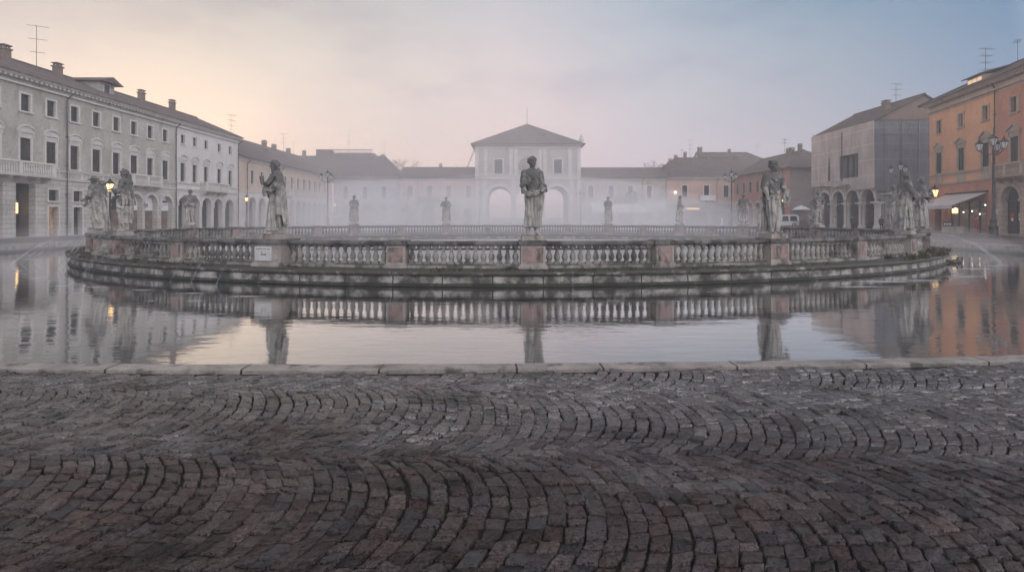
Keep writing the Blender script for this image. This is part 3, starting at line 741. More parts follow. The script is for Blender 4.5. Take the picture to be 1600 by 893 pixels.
def fig_cloak():           # long heavy cloak, a flat tablet against the thigh
    m = MB(); trunk(m, 0, 0, 1.05); robe(m, 1.35, .08, .24, .22, 1.3, 0, 0, 8, .09); legs(m, (-.12, -.14), (.13, -.18))
    limb(m, [(-.28, .0, 1.88), (-.33, -.12, 1.54), (-.22, -.36, 1.40)], [.125, .105, .062]); hand(m, (-.22, -.36, 1.40), (.1, -.8, -.3), -1)
    limb(m, [(.28, .0, 1.88), (.33, .02, 1.52), (.26, -.14, 1.22)], [.13, .11, .065]); hand(m, (.26, -.14, 1.22), (0, -.5, -.9), 1)
    sash(m, [(-.34, .0, 1.62), (-.3, -.3, 1.48), (-.1, -.42, 1.42), (.1, -.36, 1.36)], .065); sash(m, [(-.3, -.1, 1.5), (-.2, -.34, 1.34), (.1, -.38, 1.24)], .05)
    t = MB(); t.ball((0, 0, 0), (.14, .025, .22), 12, 8); t.xf(Matrix.Translation(Vector((.20, -.30, 1.05))) @ Matrix.Rotation(R(75), 4, 'Z')); m.add(t.v, t.f)
    m.loft([(.06, .26, .02, .16, .24, .12, 6, 0), (.8, .28, .0, .14, .2, .12, 6, .7), (1.85, .24, .02, .12, .14, .06, 6, 1.4)], 34, 7)
    cape(m, -.36, .40, 1.98, .04, .14, .14); head(m, (0, -.06, 2.22), 0, R(4), 'bun', seed=8)
    return m
def fig_reader():          # soft cap, a book held to the chest
    m = MB(); trunk(m, 0, 0, 1.05); robe(m, 1.35, .10, .25, .22, 1.22, 0, 0, 9, .08); legs(m, (-.12, -.16), (.13, -.12))
    limb(m, [(-.28, .0, 1.88), (-.34, -.10, 1.56), (-.12, -.32, 1.60)], [.15, .12, .065]); hand(m, (-.12, -.32, 1.60), (.5, -.3, .6), -1)
    limb(m, [(.28, .0, 1.88), (.34, -.08, 1.52), (.14, -.36, 1.38)], [.15, .12, .065]); hand(m, (.14, -.36, 1.38), (-.4, -.6, 0), 1)
    b = MB(); b.box(-.13, .13, -.04, .04, -.19, .19); b.xf(Matrix.Translation(Vector((0, -.42, 1.66))) @ Matrix.Rotation(R(-15), 4, 'X')); m.add(b.v, b.f)
    m.box(-.06, .16, -.50, -.30, 1.22, 1.32); sash(m, [(-.28, -.05, 1.3), (0, -.24, 1.24), (.28, -.05, 1.34)], .05)
    cape(m, -.36, .36, 1.98, 1.1, .13, .06); head(m, (0, -.05, 2.21), 0, R(14), 'curls', hat='cap', seed=9)
    return m
def fig_brim():            # brimmed hat, short tunic, cloak to the ground, a bag in the hands
    m = MB(); trunk(m, 0, 0, 1.05); legs(m, (-.12, -.12), (.14, .0), r=1.1)
    m.loft([(.98, 0, 0, .29, .25, .09, 11, 0), (1.2, 0, 0, .25, .21, .06, 11, .3), (1.4, 0, 0, .22, .18, .03, 11, .6)], 44, 5)
    limb(m, [(-.28, .0, 1.88), (-.33, -.08, 1.54), (-.16, -.34, 1.40)], [.13, .10, .062]); hand(m, (-.16, -.34, 1.40), (.1, -.8, -.4), -1)
    limb(m, [(.28, .0, 1.88), (.33, -.06, 1.52), (.16, -.34, 1.38)], [.13, .10, .062]); hand(m, (.16, -.34, 1.38), (-.1, -.8, -.4), 1)
    m.ball((0, -.46, 1.20), (.14, .14, .17), 12, 8); m.ball((.02, -.55, 1.28), (.08, .08, .07), 8, 6); sash(m, [(-.26, -.06, 1.24), (0, -.23, 1.2), (.26, -.06, 1.24)], .045)
    cape(m, -.30, .30, 1.98, .02, .15, .16, 7, .22); head(m, (0, -.05, 2.20), 0, R(10), 'curls', hat='brim', seed=10)
    return m
def fig_twist():           # drapery wound in a spiral, one arm raised to the head
    m = MB(); trunk(m, .05, -.06, .95); robe(m, 1.32, .12, .22, .20, 1.12, 0, 0, 6, .10, -.04); legs(m, (-.1, -.12), (.1, -.1))
    limb(m, [(-.24, .0, 1.88), (-.42, -.04, 2.02), (-.18, -.10, 2.28)], [.10, .08, .055]); hand(m, (-.18, -.10, 2.28), (.8, -.1, .3), -1)
    limb(m, [(.30, .0, 1.86), (.36, -.10, 1.56), (.12, -.26, 1.46)], [.10, .085, .055]); hand(m, (.12, -.26, 1.46), (-.7, -.5, .2), 1)
    sash(m, [(-.26, .1, 1.55), (-.2, -.18, 1.36), (.06, -.26, 1.2), (.26, -.12, 1.02), (.26, .14, .9)], .065); sash(m, [(-.22, -.1, 1.1), (.04, -.24, .9), (.24, -.1, .7), (.2, .14, .55)], .05)
    m.ball((.30, -.05, .86), (.12, .12, .16), 8, 6); head(m, (.05, -.04, 2.2), R(-10), R(-4), 'bun', seed=11)
    return m
def fig_breeches():        # cloak slung over the back, breeches and bare calves
    m = MB(); trunk(m, .0, .03, 1.05); legs(m, (-.15, -.12), (.16, .02), r=1.0)
    for s in (-1, 1): m.loft([(.62, s * .14, -.02, .12, .13, .06, 6, 0), (.95, s * .12, 0, .16, .17, .06, 6, 0), (1.25, s * .08, 0, .17, .17, .03, 6, 0)], 30, 4)
    limb(m, [(-.28, .0, 1.88), (-.38, .05, 1.58), (-.22, -.20, 1.34)], [.13, .11, .065]); hand(m, (-.22, -.20, 1.34), (.4, -.6, -.4), -1)
    limb(m, [(.28, .0, 1.88), (.36, -.10, 1.54), (.36, -.36, 1.40)], [.13, .11, .065]); hand(m, (.36, -.36, 1.40), (.2, -.8, -.2), 1)
    sash(m, [(-.36, .0, 1.92), (-.1, -.22, 1.66), (.2, -.24, 1.44), (.36, -.3, 1.3)], .075); sash(m, [(-.36, .0, 1.7), (-.1, -.22, 1.46), (.28, -.28, 1.28)], .065)
    m.cyl((-.30, .16, 1.25), (-.22, .12, .45), .05, .03, 8); cape(m, -.38, .34, 2.0, 1.15, .13, .04); head(m, (.02, -.03, 2.22), R(15), R(10), 'curls', seed=12); rock(m, .5, .16, 3)
    return m
def fig_armour():          # cuirass and helmet, hands at the hips
    m = MB(); trunk(m, 0, 0, 1.12); legs(m, (-.16, -.08), (.17, -.04), r=1.1)
    m.loft([(.88, 0, 0, .27, .22, .1, 12, 0), (1.15, 0, 0, .24, .19, .05, 12, .2), (1.3, 0, 0, .22, .17, .02, 12, .4)], 48, 4)
    for z in (1.3, 1.5, 1.7, 1.86): m.loft([(z - .02, 0, 0, .255, .185, 0, 1, 0), (z + .02, 0, 0, .265, .195, 0, 1, 0)], 28)
    limb(m, [(-.30, .0, 1.88), (-.50, .06, 1.58), (-.27, -.12, 1.36)], [.13, .09, .06]); hand(m, (-.27, -.12, 1.36), (.6, -.5, -.3), -1)
    limb(m, [(.30, .0, 1.88), (.50, .06, 1.56), (.30, -.12, 1.34)], [.13, .09, .06]); hand(m, (.30, -.12, 1.34), (-.2, -.5, -.7), 1)
    sash(m, [(-.26, -.1, 1.22), (.04, -.22, 1.14), (.3, -.1, 1.04)], .035); cape(m, -.30, .10, 1.92, .5, .15, .08); head(m, (0, -.03, 2.2), R(-10), 0, 'none', hat='helmet', seed=13); rock(m, .55, .14, 5)
    return m
def fig_dog():
    d = MB(); limb(d, [(.0, .0, .38), (.24, 0, .42), (.36, 0, .40)], [.10, .12, .10]); limb(d, [(.36, 0, .44), (.50, 0, .60)], [.08, .06]); d.ball((.54, 0, .64), (.09, .06, .065), 10, 8)
    limb(d, [(.60, 0, .63), (.67, 0, .61)], [.04, .03])
    for s in (-1, 1):
        limb(d, [(.36, s * .06, .36), (.40, s * .06, .18), (.42, s * .06, .03)], [.06, .038, .035]); limb(d, [(.0, s * .07, .34), (-.08, s * .08, .14), (.06, s * .08, .03)], [.09, .05, .035]); d.ball((.50, s * .05, .70), (.025, .02, .04), 6, 5)
    d.tube([(-.06, 0, .34), (-.16, 0, .28), (-.22, .02, .2)], [.035, .028, .018], 6); return d
def fig_outstretch():      # one arm stretched out to the side
    m = MB(); trunk(m, 0, 0, 1.0); robe(m, 1.32, .12, .24, .21, 1.2, 0, 0, 8, .09); legs(m, (-.1, -.12), (.1, -.1))
    limb(m, [(-.26, .0, 1.88), (-.56, -.05, 1.82), (-.82, -.10, 1.80)], [.11, .085, .055]); hand(m, (-.82, -.10, 1.80), (-1, -.1, .1), -1)
    limb(m, [(.27, .0, 1.86), (.36, -.02, 1.54), (.20, -.24, 1.32)], [.11, .09, .06]); hand(m, (.20, -.24, 1.32), (-.4, -.6, -.2), 1)
    sash(m, [(.3, .05, 1.9), (.1, -.22, 1.6), (-.2, -.2, 1.3), (-.3, .05, 1.15)], .06); cape(m, -.3, .34, 1.95, .4, .13, .1); head(m, (0, -.04, 2.2), R(-30), 0, 'curls', seed=14); return m
def fig_robed(seed, arm=0, cap_=True, elbows=False, hair='curls', swirl=False):
    m = MB(); rng = random.Random(seed); trunk(m, 0, rng.uniform(-.04, .04), 1.0); robe(m, 1.33, .10, .24, .21, 1.2, 0, 0, 7, .09, rng.uniform(-.03, .03)); legs(m, (-.12, -.12), (.13, -.1))
    e = .48 if elbows else .35
    limb(m, [(-.27, .0, 1.88), (-e, -.04, 1.60), (-.10, -.26, 1.52)], [.12, .10, .062]); hand(m, (-.10, -.26, 1.52), (.6, -.3, .2), -1)
    limb(m, [(.27, .0, 1.88), (e, -.02, 1.58), (.14, -.28, 1.40)], [.12, .10, .062]); hand(m, (.14, -.28, 1.40), (-.5, -.4, .1), 1)
    sash(m, [(-.3, -.02, 1.36), (0, -.24, 1.3), (.28, -.16, 1.5), (.3, .05, 1.86)], .06)
    if swirl: sash(m, [(-.26, -.1, 1.1), (0, -.27, .9), (.27, -.1, .75), (.36, .1, .95)], .06)
    if cap_: cape(m, -.34, .34, 1.97, .2, .13, .1)
    head(m, (0, -.04, 2.21), R(rng.uniform(-25, 25)), R(5), hair, seed=seed); return m
# ------------------------------------------------------------------ pedestals, piers, balustrade bays, statues on the island
# (photo bearing, which side of the ring, figure, facing, label, short name, extra)
ST = [
 (190, True, fig_wreath, -80, 'grey statue in profile with wreath and bare shoulders, beside the lit lantern', 'wreathed statue', {}),
 (432, True, fig_bearded, -48, 'stone statue of a long-haired bearded man in a heavy cloak above the white plaque', 'bearded cloaked statue', {}),
 (832, True, fig_youth, 8, 'stone statue of a curly-haired robed youth with one hand at his chest', 'curly-haired youth statue', {}),
 (1207, True, fig_shield, 14, 'stone statue in flat hat and breeches with a dark shield at its hip', 'flat-hatted statue', {}),
 (1414, True, fig_cloak, 78, 'dark stone statue in a long cloak in profile holding a flat tablet by its thigh', 'long-cloaked statue', {}),
 (1460, None, fig_reader, 62, 'stone statue in a soft cap holding a book, nearest to the orange house', 'book-holding statue', {}),
 (1395, False, fig_outstretch, 10, 'slim stone statue with one arm stretched sideways behind the long-cloaked statue', 'arm-stretching statue', {}),
 (1278, False, fig_armour, 0, 'stone statue of an armoured man with hands on hips before the netted building', 'armoured statue', {}),
 (1162, False, lambda: fig_robed(21, cap_=True, hair='bun'), 150, 'robed stone statue turned away, in front of the salmon-coloured house', 'turned-away statue', {}),
 (1062, False, lambda: fig_robed(33, swirl=True, hair='wreath'), 60, 'small far statue wound in drapery in front of the faded pink house', 'drapery-wound statue', {}),
 (950, False, lambda: fig_robed(22, swirl=True), -30, 'small far statue in swirling robes in front of the pale awning', 'swirling-robed statue', {}),
 (826, False, None, 0, '', 'pedestal behind the youth', {}),
 (697, False, lambda: fig_robed(23, elbows=True), 0, 'faint far statue with both elbows out, left of the arched gatehouse', 'elbows-out statue', {}),
 (553, False, lambda: fig_robed(24, hair='wreath', cap_=True), 25, 'faint far statue with a short cape before the lilac house', 'short-caped statue', {}),
 (437, False, None, 0, '', 'pedestal behind the bearded man', {}),
 (297, False, fig_breeches, 25, 'grey statue in breeches, cloak over its shoulder, before the white arcade', 'breeches-wearing statue', {}),
 (160, False, fig_twist, -35, 'small twisting statue with an arm raised to its head, between two larger statues', 'twisting statue', {}),
 (128, None, fig_brim, -80, 'statue in brimmed hat and long cloak in profile holding a bag', 'brim-hatted statue', {}),
]
ped_nodes = []
for px, near, fn, face, label, short, ex in ST:
    t = find_t(px, near); ped_nodes.append([t_to_s(t), 'statue', fn, face, label, short, px])
ped_nodes.sort(key=lambda a: a[0])
nodes = []
for i, a in enumerate(ped_nodes):
    b = ped_nodes[(i + 1) % len(ped_nodes)]
    nodes.append(a)
    s2 = b[0] + (RING_LEN if i == len(ped_nodes) - 1 else 0)
    if s2 - a[0] > 5.2: nodes.append([((a[0] + s2) / 2) % RING_LEN, 'pier', None, 0, None, (a[5], b[5]), None])
def ring_frame(s):
    t = s_to_t(s); p = ring(t); d = ring_dir(t); return t, p, math.atan2(d.y, d.x) + PI / 2     # local -y looks outward
def block_pier(root, w, d, ztop, panel_mat, body, rng):
    b = MB(); jig = lambda v: v + rng.uniform(-.004, .004)
    b.box(-w / 2 - .07, w / 2 + .07, -d / 2 - .06, d / 2 + .06, 0, .10); b.box(-w / 2 - .04, w / 2 + .04, -d / 2 - .035, d / 2 + .035, .10, .145); b.build('base', W['pedestal'], root)
    b = MB(); b.box(-w / 2, w / 2, -d / 2, d / 2, .145, ztop - .165); b.build('die', body, root)
    for s in (-1, 1):
        p = MB(); y0 = s * (d / 2); p.box(-w / 2 + .07, w / 2 - .07, min(y0, y0 + s * .014), max(y0, y0 + s * .014), .20, ztop - .22)
        p.box(-w / 2 + .115, w / 2 - .115, min(y0 + s * .014, y0 + s * .026), max(y0 + s * .014, y0 + s * .026), .245, ztop - .265)
        p.build('panel', panel_mat, root)
    b = MB(); b.box(-w / 2 - .03, w / 2 + .03, -d / 2 - .03, d / 2 + .03, ztop - .165, ztop - .12); b.box(-w / 2 - .065, w / 2 + .065, -d / 2 - .065, d / 2 + .065, ztop - .12, ztop - .05)
    b.box(-w / 2 - .045, w / 2 + .045, -d / 2 - .045, d / 2 + .045, ztop - .05, ztop); c = b.build('cap', W['rail'], root)
BP = [(.105, .0), (.105, .055), (.07, .07), (.062, .10), (.085, .15), (.098, .20), (.092, .255), (.062, .33), (.046, .39), (.043, .42), (.062, .435), (.062, .455), (.05, .47), (.092, .495), (.092, .56)]
bal_mb = MB(); bal_mb.lathe(BP[1:14], (0, 0, 0), 14)
bal_mb.box(-.095, .095, -.095, .095, -.004, .055); bal_mb.box(-.09, .09, -.09, .09, .5, .565)
BAL = bal_mb.mesh('baluster', W['balustrade'])
bm = bmesh.new(); bm.from_mesh(BAL); bmesh.ops.recalc_face_normals(bm, faces=bm.faces); bm.to_mesh(BAL); bm.free()
BAL.polygons.foreach_set('use_smooth', [len(p.vertices) == 4 and abs(p.normal.z) < .98 and p.area < .004 for p in BAL.polygons])
prng = random.Random(12)
HALF = []
for nd in nodes:
    s, typ = nd[0], nd[1]; t, p, rz = ring_frame(s)
    if typ == 'pier':
        HALF.append(.33)
        a, b = nd[5]
        r = thing('pier', ('bare pier midway between the %s and the %s' % (a, b)).replace('statue and', 'statue and'), 'pier', p, rz + prng.uniform(-.01, .01), 'bare piers of the balustrade')
        block_pier(r, .60, .46, .87, W['red_marble'], W['pedestal'], prng)
    else:
        big = nd[6] in (432,)
        w, d = (1.02, .86) if big else (.76, .62); HALF.append(w / 2 + .02)
        short = nd[5]
        lab = {432: 'wide grey pedestal with a white inscribed plaque under the bearded cloaked statue'}.get(nd[6], 'stone pedestal with reddish panel carrying the %s' % short if nd[2] else 'empty stone %s' % short)
        r = thing('pedestal', lab, 'pedestal', p, rz, 'statue pedestals')
        block_pier(r, w, d, .88, W['pedestal'] if big else W['red_marble'], W['pedestal'] if (big or prng.random() < .4) else W['red_marble'], prng)
        if big:
            q = MB(); q.box(-.43, .20, -d / 2 - .045, -d / 2 - .027, .20, .66); pl = q.build('plaque', W['plaque'], r)
            q = MB()
            for k, (x0, x1, z) in enumerate([(-.37, -.12, .56), (-.10, .0, .56), (.03, .14, .56)]):
                xx = x0
                while xx < x1 - .012: q.box(xx, xx + .014, -d / 2 - .049, -d / 2 - .045, z, z + .022); xx += .021
            for k, (x0, x1, z) in enumerate([(-.20, -.13, .46), (-.20, .0, .38)]):
                xx = x0
                while xx < x1 - .012: q.box(xx, xx + .020, -d / 2 - .049, -d / 2 - .045, z, z + .035 + .01 * ((k + int(xx * 100)) % 2)); xx += .029
            q.build('inscription', W['ink'], pl)
        if nd[2]:
            near_ = p.y < 26
            root = thing('statue', nd[4], 'statue', (p.x, p.y, .88), rz, 'statues on the island balustrade')
            b = MB(); pw = .86 if big else .70
            b.box(-pw / 2, pw / 2, -.29, .29, 0.002, .10); b.box(-pw / 2 + .03, pw / 2 - .03, -.27, .27, .10, .165); b.build('plinth', W['pedestal'], root)
            g = nd[2](); 
            me = fuse(g, .014 if near_ else .022, .062, len(HALF) * 3.1); me.materials.append(W['statue']); me.name = 'figure'
            f = link('figure', me, root, (0, 0, .165), R(nd[3]) - rz)
            f.scale = (.95, .95, 1.02)
            if nd[6] == 190: f.location = Matrix.Rotation(-rz, 3, 'Z') @ Vector((.16, 0, 0)) + Vector((0, 0, .165))
            if nd[2] is fig_armour:
                me = fuse(fig_dog(), .02); me.materials.append(W['statue']); dg_ = link('hound', me, root, (.22, -.02, .165), 0)
# balustrade bays
for i, nd in enumerate(nodes):
    n2 = nodes[(i + 1) % len(nodes)]; s0 = nd[0] + HALF[i]; s1 = n2[0] - HALF[(i + 1) % len(nodes)]
    if s1 < s0: s1 += RING_LEN
    L = s1 - s0
    if L < .5: continue
    tm, pm, rzm = ring_frame((s0 + s1) / 2)
    def nm(x): return x[5] if x[1] == 'statue' else 'bare pier before the ' + (x[5][1])
    a_, b_ = nd, n2
    if a_[1] == 'statue' and b_[1] == 'pier': lab = 'balustrade bay beside the %s, towards the %s' % (a_[5], b_[5][1])
    elif a_[1] == 'pier': lab = 'balustrade bay beside the %s, towards the %s' % (b_[5], a_[5][0])
    else: lab = 'short balustrade from the %s to the %s' % (a_[5], b_[5])
    root = thing('balustrade', lab, 'balustrade', pm, 0, 'balustrade bays round the island')
    def seg(prof, name, mat, closed=True, wob=.006):
        k = max(6, int(L / .12)); rows = []
        for j in range(k + 1):
            t = s_to_t(s0 + L * j / k); row = []
            for o, z in prof:
                q = ring(t, o, z) - pm; nn = noise.noise((q + pm) * 4) * wob + noise.noise((q + pm) * 14) * wob * .7
                row.append(q + Vector((0, 0, nn if z > .2 else nn * .4)) + ring_dir(t) * nn * (1 if o > 0 else -1))
            rows.append(row)
        v = [tuple(x) for r_ in rows for x in r_]; m_ = len(prof); f = []
        for j in range(k):
            for c in range(m_): f.append((j * m_ + c, (j + 1) * m_ + c, (j + 1) * m_ + (c + 1) % m_, j * m_ + (c + 1) % m_))
        f += [tuple(range(m_)), tuple(range(k * m_ + m_ - 1, k * m_ - 1, -1))]
        mb = MB(); mb.add(v, f); return mb.build(name, mat, root)
    seg([(-.21, .0), (.21, .0), (.21, .10), (.18, .115), (.15, .14), (-.15, .14), (-.18, .115), (-.21, .10)], 'plinth', W['balustrade'])
    seg([(-.14, .705), (.14, .705), (.15, .73), (.20, .745), (.21, .80), (.19, .835), (.10, .852), (-.10, .852), (-.19, .835), (-.21, .80), (-.20, .745), (-.15, .73)], 'top_rail', W['rail'], wob=.009)
    nb = max(2, round(L / .252))
    for j in range(nb):
        s = s0 + L * (j + .5) / nb; t, p, rz = ring_frame(s)
        o = link('baluster', BAL, root, (p.x - pm.x, p.y - pm.y, .14), rz + prng.uniform(-.06, .06)); o.rotation_euler[0] = prng.gauss(0, .008); o.rotation_euler[1] = prng.gauss(0, .008); o.scale = [prng.uniform(.95, 1.05)] * 2 + [1.0]

# ledge plants: tufts of grass and moss, weeds on the far right end
def tufts(name, spots, mat, hmin, hmax, label, cat, blades=9, wide=.006):
    mb = MB(); rng = random.Random(5)
    for p, k in spots:
        for b in range(int(blades * k)):
            a = rng.uniform(0, 2 * PI); h = rng.uniform(hmin, hmax) * k; q = p + Vector((rng.gauss(0, .05), rng.gauss(0, .05), 0))
            l = Vector((math.cos(a), math.sin(a), 0)); s = Vector((-l.y, l.x, 0)) * wide
            m1 = q + l * h * .25 + Vector((0, 0, h * .7)); e = q + l * h * .7 + Vector((0, 0, h))
            mb.add([q - s, q + s, m1 + s * .8, m1 - s * .8, e], [(0, 1, 2, 3), (3, 2, 4)])
    o = mb.build(name, mat, fix=False); tag(o, label, cat, kind='stuff'); return o
rng = random.Random(8); sp = []
for k in range(1500):
    s = rng.uniform(0, RING_LEN); t = s_to_t(s); p = ring(t)
    if noise.noise(p * .45) < -.05: continue
    o = rng.choice([rng.uniform(.24, .45), rng.uniform(.3, .98), rng.uniform(.9, 1.0)])
    q = ring(t, o, .006)
    if q.y > 30: continue
    sp.append((q, rng.uniform(.4, 1.0)))
tufts('ledge_grass', sp, W['grass'], .05, .13, 'short grass and moss growing along the island ledge', 'grass', 11)
sp = []
tR = find_t(1455, None); sR = t_to_s(tR)
for k in range(300):
    s = sR + rng.uniform(-7.5, 1.6); t = s_to_t(s); q = ring(t, rng.choice([rng.uniform(.24, .5), rng.uniform(.85, 1.03)]), .0)
    if noise.noise(q * 1.1) < .02: continue
    sp.append((q, rng.uniform(.5, 1.25)))
tufts('weeds', sp, W['weed'], .06, .26, 'rusty brown weeds hanging over the island ledge by the long-cloaked statue', 'weeds', 14, .009)
# rubbly hanging moss along the lip
sp = []
for k in range(900):
    s = rng.uniform(0, RING_LEN); t = s_to_t(s); q = ring(t, 1.03, -.03)
    if q.y > 27 or noise.noise(q * .8) < .0: continue
    sp.append((q, rng.uniform(.4, .9)))
# ------------------------------------------------------------------ water jets over the rail and the foam where they fall
def foam(x, y, a, b, rz):
    mb = MB(); n, m_ = 20, 4; vs = [(0, 0, 0)]; e = [1.0]
    for j in range(1, m_ + 1):
        for i in range(n):
            an = 2 * PI * i / n; r = j / m_; vs.append((a * r * math.cos(an), b * r * math.sin(an), 0)); e.append(1 - r)
    fs = [(0, 1 + i, 1 + (i + 1) % n) for i in range(n)]
    for j in range(m_ - 1):
        for i in range(n): fs.append((1 + j * n + i, 1 + (j + 1) * n + i, 1 + (j + 1) * n + (i + 1) % n, 1 + j * n + (i + 1) % n))
    mb.add(vs, fs); me = mb.mesh('foam_patch', W['foam']); at_ = me.attributes.new('edge', 'FLOAT', 'POINT'); at_.data.foreach_set('value', e)
    o = link('foam_patch', me, None, (x, y, -.464), rz); return tag(o, 'white patch of splash foam lying on the dark canal water', 'foam', 'splash foam patches')
def wat(px, py): d = FPX * 2.07 / (py - HZ); return at(px, d)
for px, py, a, b in [(30, 423, .5, .12), (62, 435, .9, .16), (98, 447, .7, .16), (118, 444, .8, .14), (150, 449, .95, .16), (222, 453, .7, .15), (300, 458, .75, .16), (385, 463, 1.0, .22), (302, 470, .6, .10), (235, 470, .4, .07), (150, 474, .4, .07), (485, 458, .4, .06), (560, 462, .3, .05),
                     (1345, 448, 1.5, .28), (1385, 440, 2.1, .35), (1440, 438, 1.6, .34), (1300, 447, .6, .1), (1520, 420, 1.6, .3), (1560, 415, 1.2, .3), (1505, 432, 1.7, .25), (42, 428, .4, .08), (1190, 452, .4, .06), (1110, 456, .3, .05)]:
    p = wat(px, py); foam(p.x, p.y, a, b, rng.uniform(-.06, .06))
def jet(p0, v, name_label, group, r0=.005, r1=.010, zend=-.47):
    pts = []; g = 9.8; T = (v.z + math.sqrt(v.z ** 2 + 2 * g * (p0.z - zend))) / g
    for k in range(15):
        tt = T * k / 14; pts.append(p0 + v * tt - Vector((0, 0, .5 * g * tt * tt)))
    rs = [r0 + (r1 - r0) * k / 14 for k in range(15)]
    mb = MB(); mb.tube([p - p0 for p in pts], rs, 5); o = mb.build('water_jet', W['jet'], None, True); o.location = p0
    return tag(o, name_label, 'water jet', group)
for s in np.arange(0, RING_LEN, .62):
    t = s_to_t(s); p = ring(t); px = 800 + FPX * p.x / p.y
    if p.y > 27: continue
    prob = .62 if (px < 410 or px > 1225) else .10
    if rng.random() > prob: continue
    d = ring_dir(t); tng = Vector((-d.y, d.x, 0)) * rng.uniform(-.25, .25)
    o = ring(t, -.45, .72); v = (d + tng) * rng.uniform(1.6, 3.0) + Vector((0, 0, rng.uniform(1.75, 2.1)))
    jet(o, v, 'thin arc of fountain water springing over the balustrade into the canal', 'fountain jets over the balustrade')
def spray(s, out, n, spread, vz, v0, label, z=.95):
    for k in range(n):
        t = s_to_t(s + rng.uniform(-.15, .15)); d = ring_dir(t); d = (Matrix.Rotation(out + rng.uniform(-spread, spread), 3, 'Z') @ d)
        jet(ring(t, .45, z), d * rng.uniform(v0 * .75, v0) + Vector((0, 0, rng.uniform(vz * .6, vz))), label, 'long streams at the island ends', .004, .018)
spray(t_to_s(find_t(128, None)), R(-15), 5, .28, .5, 4.6, 'long thin stream of spray thrown from the brim-hatted statue towards the bank', .8)
spray(t_to_s(find_t(1460, None)), R(15), 5, .30, .5, 4.6, 'long thin stream of spray thrown from the book-holding statue towards the bank', .8)
# ------------------------------------------------------------------ buildings (local frame: x along the front, -y outwards, z up)
def arch_poly(cx, z0, w, h, n=14):
    r = w / 2; zs = z0 + h - r
    return [(cx - r, z0), (cx + r, z0)] + [(cx + r * math.cos(PI * i / n), zs + r * math.sin(PI * i / n)) for i in range(n + 1)]
def rect_poly(cx, z0, w, h): return [(cx - w / 2, z0), (cx + w / 2, z0), (cx + w / 2, z0 + h), (cx - w / 2, z0 + h)]
def opoly(o): return arch_poly(*o[1:5]) if o[0] == 'arch' else rect_poly(*o[1:5])
def wall(root, name, x0, x1, z0, z1, ops, mat, y=0.0, th=.32):
    """front wall with real openings and reveals"""
    outer = [(x0, z0), (x1, z0), (x1, z1), (x0, z1)]
    loops = [[Vector((x, z, 0)) for x, z in outer]] + [[Vector((x, z, 0)) for x, z in opoly(o)] for o in ops]
    flat = [v for l in loops for v in l]
    tris = tessellate_polygon(loops); mb = MB()
    mb.add([(v.x, y, v.y) for v in flat], [])
    for a, b, c in tris:
        if abs((flat[b] - flat[a]).cross(flat[c] - flat[a]).z) > 1e-9: mb.f.append((a, b, c)); mb.mi.append(0)
    for l in loops[1:]:
        n = len(l); 
        mb.add([(v.x, y, v.y) for v in l] + [(v.x, y + th, v.y) for v in l], [(i, i + n, (i + 1) % n + n, (i + 1) % n) for i in range(n)])
    me = mb.mesh(name, mat); bm = bmesh.new(); bm.from_mesh(me); bmesh.ops.remove_doubles(bm, verts=bm.verts, dist=1e-5)
    bmesh.ops.recalc_face_normals(bm, faces=bm.faces); bm.to_mesh(me); bm.free()
    return link(name, me, root)
def frame_mb(cx, z0, w, h, t=.13, pr=.05, y=0.0, sill=True):
    mb = MB()
    mb.box(cx - w / 2 - t, cx - w / 2 + .006, y - pr, y + .10, z0 - .0, z0 + h); mb.box(cx + w / 2 - .006, cx + w / 2 + t, y - pr, y + .10, z0 - .0, z0 + h)
    mb.box(cx - w / 2 - t, cx + w / 2 + t, y - pr - .004, y + .10, z0 + h - .006, z0 + h + t)
    if sill: mb.box(cx - w / 2 - t - .05, cx + w / 2 + t + .05, y - pr - .08, y + .30, z0 - .12, z0 + .006)
    return mb
def pane(parent, cx, z0, w, h, mat, y=.20, bars=True, split=None, name='pane'):
    mb = MB(); mb.box(cx - w / 2 - .02, cx + w / 2 + .02, y, y + .03, z0 - .02, z0 + h + .02); p = mb.build(name, mat, parent)
    if bars:
        b = MB(); b.box(cx - .025, cx + .025, y - .03, y - .002, z0, z0 + h)
        for u in ((.5,) if h < 1.5 else (.34, .68)): b.box(cx - w / 2, cx + w / 2, y - .026, y - .003, z0 + h * u - .02, z0 + h * u + .02)
        b.box(cx - w / 2, cx - w / 2 + .05, y - .03, y - .002, z0, z0 + h); b.box(cx + w / 2 - .05, cx + w / 2, y - .03, y - .002, z0, z0 + h)
        b.build('sash', W['brown_shutter'], parent)
    return p
def shutters(parent, cx, z0, w, h, mat, y=.10):
    for s in (-1, 1):
        b = MB(); xa, xb = sorted((cx + s * .012, cx + s * (w / 2))); 
        b.box(xa, xa + .05, y, y + .05, z0, z0 + h); b.box(xb - .05, xb, y, y + .05, z0, z0 + h); b.box(xa, xb, y + .002, y + .048, z0, z0 + .07); b.box(xa, xb, y + .002, y + .048, z0 + h - .07, z0 + h)
        n = int(h / .12)
        for k in range(n): zz = z0 + .08 + (h - .16) * k / n; b.add([(xa + .05, y + .045, zz + .10), (xb - .05, y + .045, zz + .10), (xb - .05, y + .01, zz), (xa + .05, y + .01, zz)], [(0, 1, 2, 3)])
        b.build('shutter', mat, parent)
